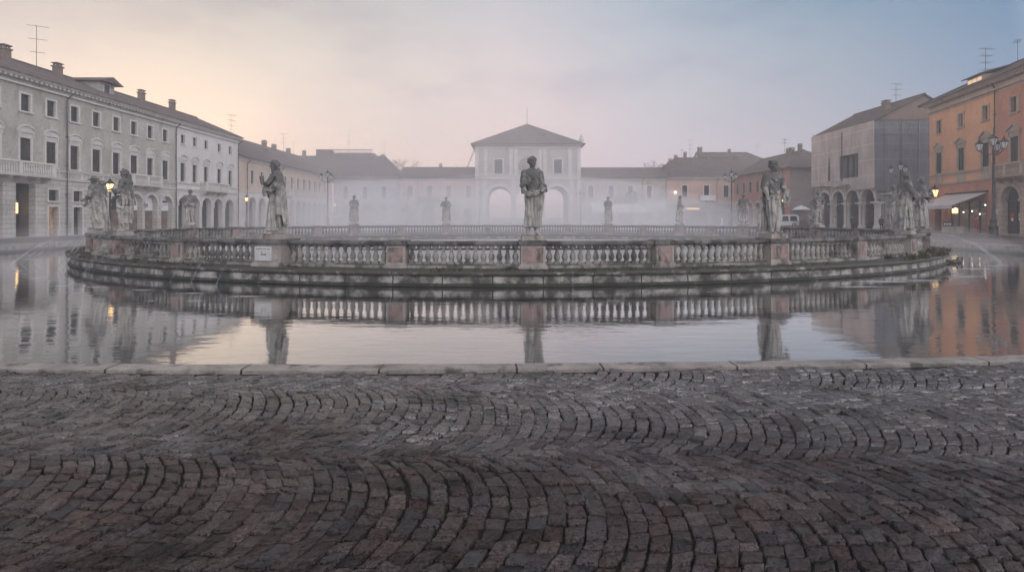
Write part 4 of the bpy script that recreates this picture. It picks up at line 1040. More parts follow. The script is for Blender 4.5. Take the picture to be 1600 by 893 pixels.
def segmental(parent, cx, z, w, mat, y=0.0):
    b = MB(); n = 12; R0 = w / 2 + .22; H = .42
    b.box(cx - w / 2 - .12, cx + w / 2 + .12, y - .06, y + .05, z + .0, z + .26)
    b.box(cx - R0, cx + R0, y - .17, y + .05, z + .26, z + .36)
    for k in range(n):
        def pt(u, o): a = PI * u; return (cx - (R0 + o) * math.cos(a) * (1 if o == 0 else (R0) / (R0 + o)), z + .36 + (H + o) * math.sin(a) ** .9)
        u0, u1 = k / n, (k + 1) / n
        b.prism([pt(u0, 0), pt(u1, 0), pt(u1, .13), pt(u0, .13)][::-1], y - .18, y + .05)
    fan = [(cx - R0 * math.cos(PI * k / n), z + .36 + H * math.sin(PI * k / n) ** .9) for k in range(n + 1)]
    b.prism(fan[::-1], y - .05, y + .04)
    for s in (-1, 1): b.box(cx + s * (w / 2 + .10) - .06, cx + s * (w / 2 + .10) + .06, y - .13, y + .04, z - .05, z + .26)
    return b.build('pediment', mat, parent)
def triangular(parent, cx, z, w, mat, y=0.0):
    b = MB(); R0 = w / 2 + .30; H = .52
    b.box(cx - w / 2 - .14, cx + w / 2 + .14, y - .06, y + .05, z, z + .28); b.box(cx - R0, cx + R0, y - .19, y + .05, z + .28, z + .37)
    b.prism([(cx - R0, z + .37), (cx + R0, z + .37), (cx, z + .37 + H)], y - .06, y + .04)
    for s in (-1, 1):
        b.prism([(cx + s * (R0 + .04), z + .37), (cx + s * (R0 + .04), z + .47), (cx, z + .50 + H), (cx, z + .38 + H)][::s], y - .20, y + .045)
        b.box(cx + s * (w / 2 + .12) - .07, cx + s * (w / 2 + .12) + .07, y - .14, y + .04, z - .10, z + .28)
    return b.build('pediment', mat, parent)
def window(root, cx, z0, w, h, trim, kind='plain', fill='pane', t=.13, y=0.0, glass=None, sh=None, label=None):
    f = frame_mb(cx, z0, w, h, t, .05, y).build('window', trim, root)
    if kind == 'seg': segmental(f, cx, z0 + h + t, w, trim, y)
    if kind == 'tri': triangular(f, cx, z0 + h + t, w, trim, y)
    if fill == 'pane': pane(f, cx, z0, w, h, glass or W['glass'], y + .2)
    elif fill == 'shut': shutters(f, cx, z0, w, h, sh or W['shutter'], y + .06); pane(f, cx, z0, w, h, W['dark'], y + .24, False)
    elif fill == 'half':
        pane(f, cx, z0, w, h, W['dark'], y + .24, False); b = MB(); b.box(cx + .0, cx + w / 2 - .01, y + .12, y + .17, z0, z0 + h); b.build('shutter', sh or W['pale_shutter'], f)
    if label: f['label'] = label
    return f
def cornice(root, x0, x1, z, mat, pr=.55, dent=.42, y=0.0, h=.55, name='cornice'):
    b = MB(); b.box(x0 - .05, x1 + .05, y - pr * .35, y + .06, z - h, z - h + .14); b.box(x0 - .08, x1 + .08, y - pr * .75, y + .06, z - .18, z - .09); b.box(x0 - .12, x1 + .12, y - pr, y + .06, z - .09, z + .012)
    n = int((x1 - x0) / dent)
    for k in range(n): x = x0 + (k + .5) * (x1 - x0) / n; b.box(x - dent * .26, x + dent * .26, y - pr * .68, y + .05, z - .34, z - .183)
    return b.build(name, mat, root)
def band(root, x0, x1, z, mat, h=.2, pr=.08, y=0.0, name='string_course'):
    b = MB(); b.box(x0, x1, y - pr, y + .05, z, z + h); b.box(x0 - .01, x1 + .01, y - pr - .05, y + .05, z + h, z + h + .06); return b.build(name, mat, root)
def pipe(root, x, z0, z1, mat=None, y=-.12):
    b = MB(); b.tube([(x + .25, y - .35, z1), (x + .05, y, z1 - .5), (x, y, z1 - .9), (x, y, z0)], .055, 8)
    for z in np.arange(z0 + 1, z1 - 1, 2.5): b.box(x - .08, x + .08, y - .06, y + .13, z, z + .05)
    return b.build('downpipe', mat or W['zinc'], root)
def shell(root, x0, x1, y1, z1, mat, z0=-.3, y0=0.0):
    """side and rear walls"""
    b = MB(); b.add([(x0, y0, z0), (x1, y0, z0), (x1, y1, z0), (x0, y1, z0), (x0, y0, z1), (x1, y0, z1), (x1, y1, z1), (x0, y1, z1)], [(1, 2, 6, 5), (2, 3, 7, 6), (3, 0, 4, 7)])
    return b.build('outer_walls', mat, root, fix=False)
def roof(root, x0, x1, y0, y1, ze, zr, mat, ov=.6, hl=0.0, hr=0.0, ry=None, wallmat=None, th=.14, ovx=.25):
    ry = (y0 + y1) / 2 if ry is None else ry
    sl = (zr - ze) / (ry - y0); sr = (zr - ze) / (y1 - ry); mb = MB()
    xl = x0 - (ov if hl else ovx); xr = x1 + (ov if hr else ovx)
    rl = x0 + hl if hl else xl; rr = x1 - hr if hr else xr
    zf, zb = ze - ov * sl, ze - ov * sr
    zl = zr - (rl - xl) * ((zr - ze) / hl) if hl else zr
    z4 = [zf, zf, zb, zb]
    v = [(xl, y0 - ov, zf), (xr, y0 - ov, zf), (xr, y1 + ov, zb), (xl, y1 + ov, zb), (rl, ry, zr), (rr, ry, zr)]
    f = [(0, 1, 5, 4), (2, 3, 4, 5)]
    if hl: f.append((3, 0, 4))
    if hr: f.append((1, 2, 5))
    n = 6; lo = [(x, y, z - th) for x, y, z in v]
    fs = list(f) + [tuple(i + n for i in q[::-1]) for q in f]
    ed = [(0, 1), (2, 3)] + ([(3, 0)] if hl else [(3, 4), (4, 0)]) + ([(1, 2)] if hr else [(1, 5), (5, 2)])
    fs += [(b, a, a + n, b + n) for a, b in ed]
    mb.add(v + lo, fs)
    mb.tube([(rl, ry, zr + .03), (rr, ry, zr + .03)], .11, 8)
    if hl: mb.tube([(rl, ry, zr + .03), (xl, y0 - ov, zf + .03)], .09, 6)
    if hr: mb.tube([(rr, ry, zr + .03), (xr, y0 - ov, zf + .03)], .09, 6)
    o = mb.build('roof', mat, root)
    if wallmat:
        for x, h in ((x0, hl), (x1, hr)):
            b = MB()
            if not h: b.add([(x, y0, ze - .2), (x, y1, ze - .2), (x, y1, ze - .16), (x, ry, zr - .16), (x, y0, ze - .16)], [(0, 1, 2, 3, 4)])
            if b.v: b.build('gable', wallmat, root)
    return o
def chimney(rf, x, y, z0, h, w=.8, d=.6, mat=None):
    b = MB(); b.box(x - w / 2, x + w / 2, y - d / 2, y + d / 2, z0, z0 + h); b.box(x - w / 2 - .08, x + w / 2 + .08, y - d / 2 - .08, y + d / 2 + .08, z0 + h - .12, z0 + h)
    for sx in (-1, 1):
        for sy in (-1, 1): b.box(x + sx * (w / 2 - .1) - .06, x + sx * (w / 2 - .1) + .06, y + sy * (d / 2 - .1) - .06, y + sy * (d / 2 - .1) + .06, z0 + h, z0 + h + .22)
    b.box(x - w / 2 - .06, x + w / 2 + .06, y - d / 2 - .06, y + d / 2 + .06, z0 + h + .22, z0 + h + .30)
    return b.build('chimney', mat or W['brick'], rf)
def balcony(root, x0, x1, z, mat, pr=.9, h=1.0, y=0.0, step=.2, name='balcony', solid=False):
    b = MB(); b.box(x0, x1, y - pr, y + .05, z - .18, z); b.box(x0 - .04, x1 + .04, y - pr - .04, y + .05, z - .06, z + .02)
    for k in range(max(2, int((x1 - x0) / 1.1) + 1)):
        n = max(2, int((x1 - x0) / 1.1) + 1); x = x0 + .2 + (x1 - x0 - .4) * k / (n - 1); b.prism([(0, z - .18), (0, z - .62), (.12, z - .62), (.2, z - .18)], x - .08, x + .08) if False else b.add([(x - .09, y + .05, z - .7), (x + .09, y + .05, z - .7), (x + .09, y + .05, z - .18), (x - .09, y + .05, z - .18), (x - .09, y - pr * .8, z - .18), (x + .09, y - pr * .8, z - .18), (x - .09, y - pr * .8, z - .30), (x + .09, y - pr * .8, z - .30)],
            [(0, 1, 7, 6), (6, 7, 5, 4), (4, 5, 2, 3), (0, 6, 4, 3), (1, 2, 5, 7)])
    o = b.build(name, mat, root); r = MB(); r.box(x0 - .03, x1 + .03, y - pr - .03, y - pr + .17, z + h - .14, z + h); r.box(x0 - .03, x0 + .17, y - pr + .17, y + .03, z + h - .14, z + h); r.box(x1 - .17, x1 + .03, y - pr + .17, y + .03, z + h - .14, z + h)
    for x in [x0, (x0 + x1) / 2 - .14, x1 - .28] if x1 - x0 > 2 else [x0, x1 - .28]: r.box(x, x + .28, y - pr, y - pr + .16, z + .021, z + h - .142)
    if solid: r.box(x0, x1, y - pr + .03, y - pr + .1, z + .021, z + h - .15)
    else:
        n = int((x1 - x0) / step)
        for k in range(n): x = x0 + (k + .5) * (x1 - x0) / n; r.lathe([(.045, 0), (.045, .06), (.07, .25), (.03, .55), (.05, .75), (.05, h - .17)], (x, y - pr + .07, z + .021), 7)
        for k in range(int(pr / step)): yy = y - pr + .25 + k * step; [r.lathe([(.045, 0), (.07, .25), (.03, .55), (.05, h - .17)], (xx, yy, z + .021), 7) for xx in (x0 + .07, x1 - .07)]
    r.build('balcony_rail', mat, o); return o
def room(root, x0, x1, y0, y1, z0, z1, mat, name='portico'):
    b = MB(); b.add([(x0, y0, z0), (x1, y0, z0), (x1, y1, z0), (x0, y1, z0), (x0, y0, z1), (x1, y0, z1), (x1, y1, z1), (x0, y1, z1)], [(4, 5, 6, 7), (2, 3, 7, 6), (3, 0, 4, 7), (1, 2, 6, 5), (0, 1, 2, 3)])
    return b.build(name, mat, root, fix=False)
def arch_trim(parent, cx, z0, w, h, mat, y=0.0, t=.22, pr=.06, name='arch_trim', cap=True):
    b = MB(); r = w / 2; zs = z0 + h - r; n = 14
    for k in range(n):
        a0, a1 = PI * k / n, PI * (k + 1) / n
        b.prism([(cx + r * math.cos(a0), zs + r * math.sin(a0)), (cx + (r + t) * math.cos(a0), zs + (r + t) * math.sin(a0)), (cx + (r + t) * math.cos(a1), zs + (r + t) * math.sin(a1)), (cx + r * math.cos(a1), zs + r * math.sin(a1))], y - pr, y + .04)
    if cap:
        for s in (-1, 1): b.box(cx + s * (r + t * .5) - t * .75, cx + s * (r + t * .5) + t * .75, y - pr - .05, y + .04, zs - .18, zs)
    b.box(cx - .12, cx + .12, y - pr - .05, y + .04, zs + r - .02, zs + r + t + .08)
    return b.build(name, mat, parent)
def text(name, s, size, loc, mat, parent, rot=(PI / 2, 0, 0), depth=.01):
    c = bpy.data.curves.new(name, 'FONT'); c.body = s; c.size = size; c.extrude = depth; c.align_x = 'CENTER'; c.materials.append(mat)
    o = link(name, c, parent, loc); o.rotation_euler = rot
    dg = bpy.context.evaluated_depsgraph_get(); me = bpy.data.meshes.new_from_object(o.evaluated_get(dg)); me.name = name
    o2 = link(name, me, parent, loc); o2.rotation_euler = rot; bpy.data.objects.remove(o); o2.name = name; return o2

# ============ left side: grey palazzo (local x = distance - 26)
XL = -38.5
def LX(d): return d - 26.0
b1 = thing('palazzo', 'long grey-beige palazzo with rounded pediments over its tall windows and a pale rusticated ground floor', 'building', (XL, 26, 0), PI / 2)
cols = [38.0, 40.5, 42.75, 45.05, 47.4, 49.8, 52.1, 54.45, 56.8]; cols = [35.6, 33.2, 30.8] + cols
up = [('rect', LX(d), 9.95, .80, 1.35) for d in cols] + [('rect', LX(d), 5.75, .92, 2.1) for d in cols]
gl = [('rect', LX(37.0), .02, 3.4, 4.25), ('rect', LX(40.55), .02, 1.65, 4.25), ('rect', LX(43.0), 2.95, .95, .95), ('rect', LX(43.0), .02, .95, 2.45), ('rect', LX(45.4), 2.95, .9, .95), ('rect', LX(45.4), .02, .9, 2.45), ('rect', LX(47.4), 2.95, .9, .95), ('rect', LX(47.4), .02, .9, 2.45),
      ('arch', LX(49.9), .02, 1.75, 3.75), ('arch', LX(52.4), .02, 1.9, 3.95), ('arch', LX(54.65), .02, 1.9, 3.95), ('arch', LX(57.1), .02, 1.8, 3.9), ('rect', LX(31.5), .02, 3.0, 4.25)]
wall(b1, 'upper_wall', 0, LX(58.7), 4.75, 12.6, up, W['grey_plaster'])
wall(b1, 'ground_floor_wall', 0, LX(58.7), -.3, 4.75, gl, W['ashlar'], th=.55)
shell(b1, 0, LX(58.7), 12, 12.6, W['grey_plaster'])
for d in cols:
    window(b1, LX(d), 9.95, .80, 1.35, W['trim'], 'plain', 'pane', .15)
    window(b1, LX(d), 5.75, .92, 2.1, W['trim'], 'seg', 'shut' if int(d * 7) % 3 else 'pane', .15, sh=W['brown_shutter'])
cornice(b1, 0, LX(58.7), 12.7, W['trim'], .6, .42, h=.75)
band(b1, 0, LX(58.7), 4.72, W['trim'], .16, .10); band(b1, 0, LX(58.7), 5.42, W['trim'], .10, .07)
q = MB()
for d in cols: 
    for s in (-1, 1): q.box(LX(d) + s * .72 - .07, LX(d) + s * .72 + .07, -.06, .04, 4.95, 5.42)
q.build('apron_pilasters', W['trim'], b1)
pipe(b1, LX(44.2), 0, 12.3); pipe(b1, LX(58.55), 0, 12.3)
balcony(b1, LX(36.2), LX(42.2), 4.95, W['trim'], .95, 1.0); balcony(b1, LX(51.0), LX(55.3), 4.95, W['trim'], .8, 1.0)
rf = roof(b1, 0, LX(58.8), 0, 12, 13.05, 15.6, W['tiles'], .62, wallmat=W['grey_plaster'])
for d, y, h in ((44.4, 5.6, 1.5), (49.8, 6.0, 1.5), (55.9, 7.4, 1.7), (37.4, 6.0, 1.2)): pass
for px, X, h in ((90, -43.6, 1.5), (8, -44.0, 1.5), (221, -44.4, 1.6), (269, -44.4, 1.7)):
    d = 800 * -X / (800 - px); chimney(rf, LX(d), -(X - XL), 12.7 + (-(X - XL)) * .467 - .3, h * .85, .62, .5)
# dormer on the roof
dm = MB(); dx = LX(52.3); yw = 2.9; zb = 12.7 + yw * .467
dm.box(dx - 1.0, dx + 1.0, yw, yw + 4.5, zb - .4, zb + 1.25); dm = dm.build('dormer', W['grey_plaster'], rf)
q = MB(); z1_ = zb + 1.25; q.add([(dx - 1.45, yw - .7, z1_ - .1), (dx, yw - .7, z1_ + .55), (dx + 1.45, yw - .7, z1_ - .1), (dx - 1.45, 7.5, z1_ - .1), (dx, 7.5, z1_ + .55), (dx + 1.45, 7.5, z1_ - .1)], [(0, 1, 4, 3), (1, 2, 5, 4), (0, 3, 5, 2), (0, 2, 1), (3, 4, 5)]); q.build('dormer_roof', W['tiles'], dm)
f = frame_mb(dx, zb + .15, .7, .9, .1, .04, yw).build('dormer_window', W['trim'], dm); 
q = MB(); q.box(dx - .35, dx + .35, yw - .03, yw - .005, zb + .15, zb + 1.05); q.build('dormer_pane', W['glass'], dm)
# ground floor fillings
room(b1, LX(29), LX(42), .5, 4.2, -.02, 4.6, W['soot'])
sh_ = MB(); sh_.box(LX(39.6), LX(41.6), 1.6, 1.7, 0, 4.5); shp = sh_.build('shop_front', W['dark'], b1)
text('shop_sign', 'NUMERO', .42, (LX(40.55), 1.57, 2.75), W['pale_shutter'], shp)
q = MB(); q.box(LX(41.1), LX(41.36), 1.40, 1.58, 1.9, 2.75); lb = q.build('lit_panel', W['lamp_lit'], b1)
q = MB(); q.box(LX(39.8), LX(41.2), 1.45, 1.55, .18, .23); q.build('lit_strip', W['lamp_lit'], b1)
for d in (43.0, 45.4, 47.4):
    f = frame_mb(LX(d), 2.95, .95, .95, .12, .04).build('window', W['trim'], b1); pane(f, LX(d), 2.95, .95, .95, W['glass'], .3)
    f = frame_mb(LX(d), .0, .95, 2.47, .12, .04, sill=False).build('door_case', W['trim'], b1); pane(f, LX(d), .02, .95, 2.45, W['shop_lit'] if d < 44 else W['dark'], .4, False, name='door')
for k, (d, w, h) in enumerate(((49.9, 1.75, 3.75), (52.4, 1.9, 3.95), (54.65, 1.9, 3.95), (57.1, 1.8, 3.9))):
    a = arch_trim(b1, LX(d), .02, w, h, W['trim'])
    q = MB(); q.box(LX(d) - w / 2 - .1, LX(d) + w / 2 + .1, .55, .6, 0, 2.3); q.build('shop_front', W['shop_dim'], a)
    q = MB(); q.box(LX(d) - w / 2 - .1, LX(d) + w / 2 + .1, .53, .62, 2.3, 4.2); lu = q.build('fascia', W['dark'] if k == 0 else W['white'], a)
    if k == 2: text('shop_sign', 'JR', .62, (LX(d), .51, 2.62), W['ink'], lu)
    if k == 3:
        q = MB(); q.box(LX(d) - .6, LX(d) + .9, .44, .52, 2.3, 3.15); sg = q.build('sign_board', W['white'], a); q = MB(); q.box(LX(d) - .45, LX(d) + .75, .435, .438, 2.92, 2.98); q.box(LX(d) - .45, LX(d) + .1, .435, .438, 2.76, 2.81); q.build('sign_lines', W['ink'], sg)
        q = MB(); q.box(LX(d) - .1, LX(d) + .7, .45, .5, 3.2, 3.4); q.build('name_board', W['ink'], a)
# ============ white palazzo continuing the row
b2 = thing('palazzo', 'pale cream palazzo with an arcade and a carved balcony, continuing the grey one', 'building', (XL, 58.7, 0), PI / 2)
def L2(d): return d - 58.7
c2 = [59.85, 62.1, 64.4, 67.3, 69.9]
up = [('rect', L2(d), 10.15, .7, 1.05) for d in c2] + [('rect', L2(d), 5.75, .9, 2.15) for d in c2]
ar = [(59.85, 1.55, 3.9), (62.15, 1.9, 3.95), (64.55, 1.9, 3.95), (67.1, 1.95, 3.95), (69.75, 2.0, 3.95)]
wall(b2, 'upper_wall', 0, 13.3, 4.75, 12.6, up, W['white_plaster']); wall(b2, 'ground_floor_wall', 0, 13.3, -.3, 4.75, [('arch', L2(d), .02, w, h) for d, w, h in ar], W['trim'], th=.6)
shell(b2, 0, 13.3, 12, 12.6, W['white_plaster'])
for d in c2: window(b2, L2(d), 10.15, .7, 1.05, W['white_plaster'], 'plain', 'pane', .08); window(b2, L2(d), 5.75, .9, 2.15, W['trim'], 'seg', 'pane', .13)
for d, w, h in ar: arch_trim(b2, L2(d), .02, w, h, W['white_plaster'])
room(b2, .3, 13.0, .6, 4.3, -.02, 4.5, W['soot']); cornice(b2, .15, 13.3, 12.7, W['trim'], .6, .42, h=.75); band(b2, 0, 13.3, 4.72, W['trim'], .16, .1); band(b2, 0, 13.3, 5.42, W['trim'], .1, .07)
for d in (62.0, 66.9):
    q = MB(); q.box(L2(d) - .5, L2(d) + .5, 4.1, 4.25, 1.6, 2.4); q.build('shop_board', W['white'], b2)
balcony(b2, L2(63.2), L2(68.2), 4.95, W['trim'], .9, 1.0); pipe(b2, 13.15, 0, 12.3)
roof(b2, .15, 13.4, 0, 12, 13.05, 15.6, W['tiles'], .62, wallmat=W['white_plaster'])
# ============ lower peach house beyond
b3 = thing('house', 'low peach-plastered arcaded house running back into the fog', 'building', (XL, 72.0, 0), PI / 2)
def L3(d): return d - 72.0
c3 = [75.9, 78.8, 81.6, 84.3, 87.0, 89.6, 92.2, 94.8, 97.4, 100.0, 102.6, 105.2]
wall(b3, 'upper_wall', 0, 37.8, 5.2, 10.1, [('rect', L3(d), 6.5, .95, 2.0) for d in c3], W['ochre']); wall(b3, 'ground_floor_wall', 0, 37.8, -.3, 5.2, [('arch', L3(d), .02, 1.95, 4.5) for d in c3], W['white_plaster'], th=.6)
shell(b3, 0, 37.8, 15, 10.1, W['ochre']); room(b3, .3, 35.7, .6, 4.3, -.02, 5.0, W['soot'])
for d in c3: window(b3, L3(d), 6.5, .95, 2.0, W['trim'], 'plain', 'pane', .12); arch_trim(b3, L3(d), .02, 1.95, 4.5, W['trim'])
cornice(b3, .2, 36, 10.2, W['trim'], .5, .5, h=.5); band(b3, 0, 36, 5.15, W['trim'], .15, .08); pipe(b3, 2.3, 0, 9.9); pipe(b3, 13.4, 0, 9.9); balcony(b3, L3(85.2), L3(88.8), 5.35, W['trim'], .8, .95)
rf = roof(b3, .2, 37.8, 0, 15, 10.55, 14.7, W['tiles'], .6, ry=7.5, wallmat=W['ochre'])
for d, y, h in ((93.0, 6.5, 1.5), (97.0, 6.6, 1.3), (88.2, 4.0, .7), (103.0, 6.5, 1.4)): chimney(rf, L3(d), y, 10.2 + y * .587 - .3, h, .8, .6)
# ============ across the far end of the square (fronts face the camera)
YF = 110.0
def FX(px, d=YF): return (px - 800) / 800 * d
b4 = thing('house', 'lilac-plastered house with a high hipped roof and a roof terrace, in the far corner', 'building', (0, YF, 0), 0)
xs = [-35.75, -31.6, -27.5]
wall(b4, 'upper_wall', -38.4, -24.2, 4.95, 10.0, [('rect', x, 5.5, 1.05, 2.7) for x in xs], W['lilac']); wall(b4, 'ground_floor_wall', -38.4, -24.2, -.3, 4.95, [('arch', -31.1, .02, 3.0, 4.3), ('rect', -27.4, 2.9, 1.3, .75), ('rect', -27.4, 1.5, 1.3, .8), ('arch', -35.6, .02, 2.4, 4.0)], W['cream'], th=.6)
shell(b4, -38.4, -24.2, 14, 10.0, W['lilac']); room(b4, -38, -24.5, .6, 4.3, -.02, 4.7, W['soot'])
for x in xs: window(b4, x, 5.5, 1.05, 2.7, W['trim'], 'plain', 'pane', .2)
for z, h in ((2.9, .75), (1.5, .8)): f = frame_mb(-27.4, z, 1.3, h, .1).build('window', W['trim'], b4); pane(f, -27.4, z, 1.3, h, W['glass'], .25)
arch_trim(b4, -31.1, .02, 3.0, 4.3, W['trim']); cornice(b4, -38.3, -24.2, 10.1, W['trim'], .5, .5, h=.6); band(b4, -38.4, -24.2, 4.9, W['trim'], .2, .08); pipe(b4, -24.4, 0, 9.9)
rf = roof(b4, -52, -24.2, 0, 14, 10.35, 15.6, W['tiles'], .5, hr=5.0, ry=8)
q = MB(); q.box(-44.5, -31.8, 6.2, 9.8, 13.6, 15.95); q.box(-44.6, -31.7, 6.7, 9.5, 15.95, 16.2); q.box(-44.6, -41.5, 6.5, 9.6, 16.2, 17.0); q.box(-44.5, -31.7, 6.7, 6.9, 16.9, 17.02)
for k in range(30): q.box(-41.3 + k * .32, -41.22 + k * .32, 6.75, 6.85, 16.2, 16.9)
q.build('roof_terrace', W['tiles'], rf); chimney(rf, -47.5, 7.0, 15.0, 1.5, .7, .6); chimney(rf, -29.6, 7.2, 14.8, .9, .6, .5)
b5 = thing('house', 'faded pink two-storey wing of arches to the left of the gatehouse', 'building', (0, YF, 0), 0)
xs = [-21.9, -17.7, -13.6, -9.4]
wall(b5, 'upper_wall', -24.2, -7.8, 4.95, 10.0, [('rect', x, 5.7, 1.1, 2.6) for x in xs], W['pinkish']); wall(b5, 'ground_floor_wall', -24.2, -7.8, -.3, 4.95, [('arch', -18.0, .02, 3.1, 4.2), ('arch', -13.0, .02, 2.4, 4.2), ('arch', -9.7, .02, 2.0, 3.7), ('rect', -21.6, .02, 1.4, 2.6), ('rect', -23.3, 2.7, 1.2, .8)], W['cream'], th=.6)
shell(b5, -24.2, -7.8, 10, 10.0, W['pinkish']); room(b5, -23.9, -8.1, .6, 4.3, -.02, 4.7, W['soot'])
for x in xs: window(b5, x, 5.7, 1.1, 2.6, W['trim'], 'plain', 'pane', .2)
for x, w, h in ((-18.0, 3.1, 4.2), (-13.0, 2.4, 4.2), (-9.7, 2.0, 3.7)): arch_trim(b5, x, .02, w, h, W['trim'])
cornice(b5, -24.1, -7.8, 10.1, W['trim'], .5, .5, h=.5); band(b5, -24.2, -7.8, 4.9, W['trim'], .2, .08); balcony(b5, -20, -15.5, 5.1, W['zinc'], .8, .95); pipe(b5, -20.2, 0, 9.9)
rf = roof(b5, -24.1, -7.8, 0, 10, 10.35, 12.7, W['tiles'], .5); chimney(rf, -16.0, 5, 12.4, .9, .6, .5)
q = MB(); q.ball((-15.2, 1.0, 3.3), .14, 10, 8); q.ball((-18.6, 1.0, 2.9), .09, 8, 6); q.build('lit_globe', W['bulb_white'], b5)
# gatehouse with three through arches
b6 = thing('gatehouse', 'tall gatehouse with pyramid roof, three great arches and a carved coat of arms', 'gatehouse', (3.4, YF - .6, 0), 0)
ax = [-6.15, 0.0, 6.15]; wx = [-6.3, 6.4]; GW = 11.3
ops = [('arch', x, .02, 5.1, 8.2) for x in ax]
wall(b6, 'ground_floor_wall', -GW, GW, -.3, 10.0, ops, W['cream'], th=1.0); wall(b6, 'upper_wall', -GW, GW, 10.0, 17.0, [('rect', x, 10.9, 1.7, 3.0) for x in wx], W['cream']); wall(b6, 'rear_wall', -GW, GW, -.3, 17.0, ops, W['cream'], y=11.0, th=1.0)
q = MB(); q.add([(-GW, 0, -.3), (-GW, 12, -.3), (-GW, 12, 17.0), (-GW, 0, 17.0), (GW, 0, -.3), (GW, 12, -.3), (GW, 12, 17.0), (GW, 0, 17.0)], [(0, 1, 2, 3), (4, 7, 6, 5)]); q.build('side_walls', W['cream'], b6, fix=False)
q = MB(); q.box(-GW + .05, GW - .05, 1.0, 11.0, 8.9, 9.2); q.build('vault', W['soot'], b6)
for x in ax: arch_trim(b6, x, .02, 5.1, 8.2, W['trim'], t=.5, pr=.12)
for x in wx: window(b6, x, 10.9, 1.7, 3.0, W['trim'], 'plain', 'pane', .28)
q = MB()
for x in (-10.9, -9.0, -3.6, -2.6, 2.6, 3.6, 9.0, 10.9): q.box(x - .38, x + .38, -.16, .04, 10.5, 16.2); q.box(x - .46, x + .46, -.2, .04, 15.9, 16.2); q.box(x - .46, x + .46, -.2, .04, 10.4, 10.7)
for x in (-10.9, -9.3, -3.1, 3.1, 9.3, 10.9): q.box(x - .42, x + .42, -.16, .04, -.2, 9.6)
q.build('pilasters', W['trim'], b6); band(b6, -GW, GW, 9.7, W['trim'], .35, .3); cornice(b6, -GW, GW, 17.2, W['trim'], .8, .6, h=.9)
q = MB(); q.ball((0, -.12, 12.5), (1.2, .18, 1.5), 16, 10)
for k in range(16): a = 2 * PI * k / 16; q.ball((1.5 * math.cos(a), -.12, 12.5 + 1.6 * math.sin(a)), (.42, .2, .42), 8, 6)
q.ball((0, -.15, 14.1), (.6, .2, .35), 8, 6); q.build('coat_of_arms', W['pedestal'], b6)
rr = MB(); rr.add([(-12.2, -.9, 17.2), (12.2, -.9, 17.2), (12.2, 12.9, 17.2), (-12.2, 12.9, 17.2), (0, 6, 22.6), (-12.2, -.9, 17.05), (12.2, -.9, 17.05), (12.2, 12.9, 17.05), (-12.2, 12.9, 17.05)], [(0, 1, 4), (1, 2, 4), (2, 3, 4), (3, 0, 4), (0, 5, 6, 1), (1, 6, 7, 2), (2, 7, 8, 3), (3, 8, 5, 0), (5, 8, 7, 6)])
rf = rr.build('roof', W['tiles'], b6); q = MB(); q.cyl((0, 6, 22.2), (0, 6, 26.2), .06, .04, 6); q.build('flagpole', W['zinc'], rf); q = MB(); q.box(3.0, 3.9, 1.6, 3.4, 18.2, 19.6); q.build('roof_hatch', W['tiles'], rf)
q = MB(); q.box(11.0, 11.8, -.6, .2, 17.2, 17.5); q.lathe([(.2, 17.5), (.42, 17.8), (.5, 18.2), (.3, 18.6), (.38, 18.8), (.1, 19.2)], (11.4, -.2, 0), 10); q.build('corner_urn', W['trim'], rf)
gt = thing('railing', 'iron railing across the open passage behind the gatehouse arches', 'railing', (3.4, 127, 0)); q = MB(); q.box(-13, 13, -.1, .1, 0, .4)
for k in range(64): q.box(-12.8 + k * .4, -12.74 + k * .4, -.03, .03, .4, 4.6)
q.box(-13, 13, -.04, .04, 4.3, 4.36); q.build('bars', W['zinc'], gt)
# right wing
b7 = thing('house', 'cream two-storey wing with a dark balcony and pale awning to the right of the gatehouse', 'building', (0, YF, 0), 0)
xs = [16.9, 21.3, 25.4, 29.5]
wall(b7, 'upper_wall', 14.7, 33.3, 4.95, 10.0, [('rect', x, 5.7, 1.1, 2.6) for x in xs], W['cream']); wall(b7, 'ground_floor_wall', 14.7, 33.3, -.3, 4.95, [('rect', 20.2, .02, 2.6, 3.0), ('rect', 24.2, .02, 3.0, 3.0), ('rect', 29.4, 1.1, 1.3, 1.6), ('rect', 32.2, .02, 1.1, 2.6)], W['white_plaster'], th=.5)
shell(b7, 14.7, 33.3, 10, 10.0, W['cream']); room(b7, 15, 33, .5, 4.3, -.02, 4.7, W['soot'])
for x in xs: window(b7, x, 5.7, 1.1, 2.6, W['trim'], 'plain', 'pane', .2)
f = frame_mb(29.4, 1.1, 1.3, 1.6, .12).build('window', W['trim'], b7); pane(f, 29.4, 1.1, 1.3, 1.6, W['glass'], .25); f = frame_mb(32.2, 0, 1.1, 2.62, .2, sill=False).build('door_case', W['trim'], b7); segmental(f, 32.2, 2.85, 1.1, W['trim']); pane(f, 32.2, .02, 1.1, 2.6, W['brown_shutter'], .3, False, name='door')
balcony(b7, 22.0, 26.8, 5.1, W['zinc'], .8, .95); cornice(b7, 14.8, 33.2, 10.1, W['trim'], .5, .5, h=.5); band(b7, 14.7, 33.3, 4.9, W['trim'], .2, .08); pipe(b7, 28.0, 0, 9.9); pipe(b7, 33.1, 0, 9.9)
q = MB(); q.add([(17.2, -.02, 4.4), (27.4, -.02, 4.4), (28.2, -2.6, 2.9), (16.8, -2.6, 2.9), (17.2, -.02, 4.36), (27.4, -.02, 4.36), (28.2, -2.6, 2.86), (16.8, -2.6, 2.86), (28.2, -2.62, 2.5), (16.8, -2.62, 2.5)], [(0, 1, 2, 3), (4, 7, 6, 5), (3, 2, 8, 9), (0, 3, 7, 4), (1, 5, 6, 2)]); q.build('awning', W['white'], b7, fix=False)
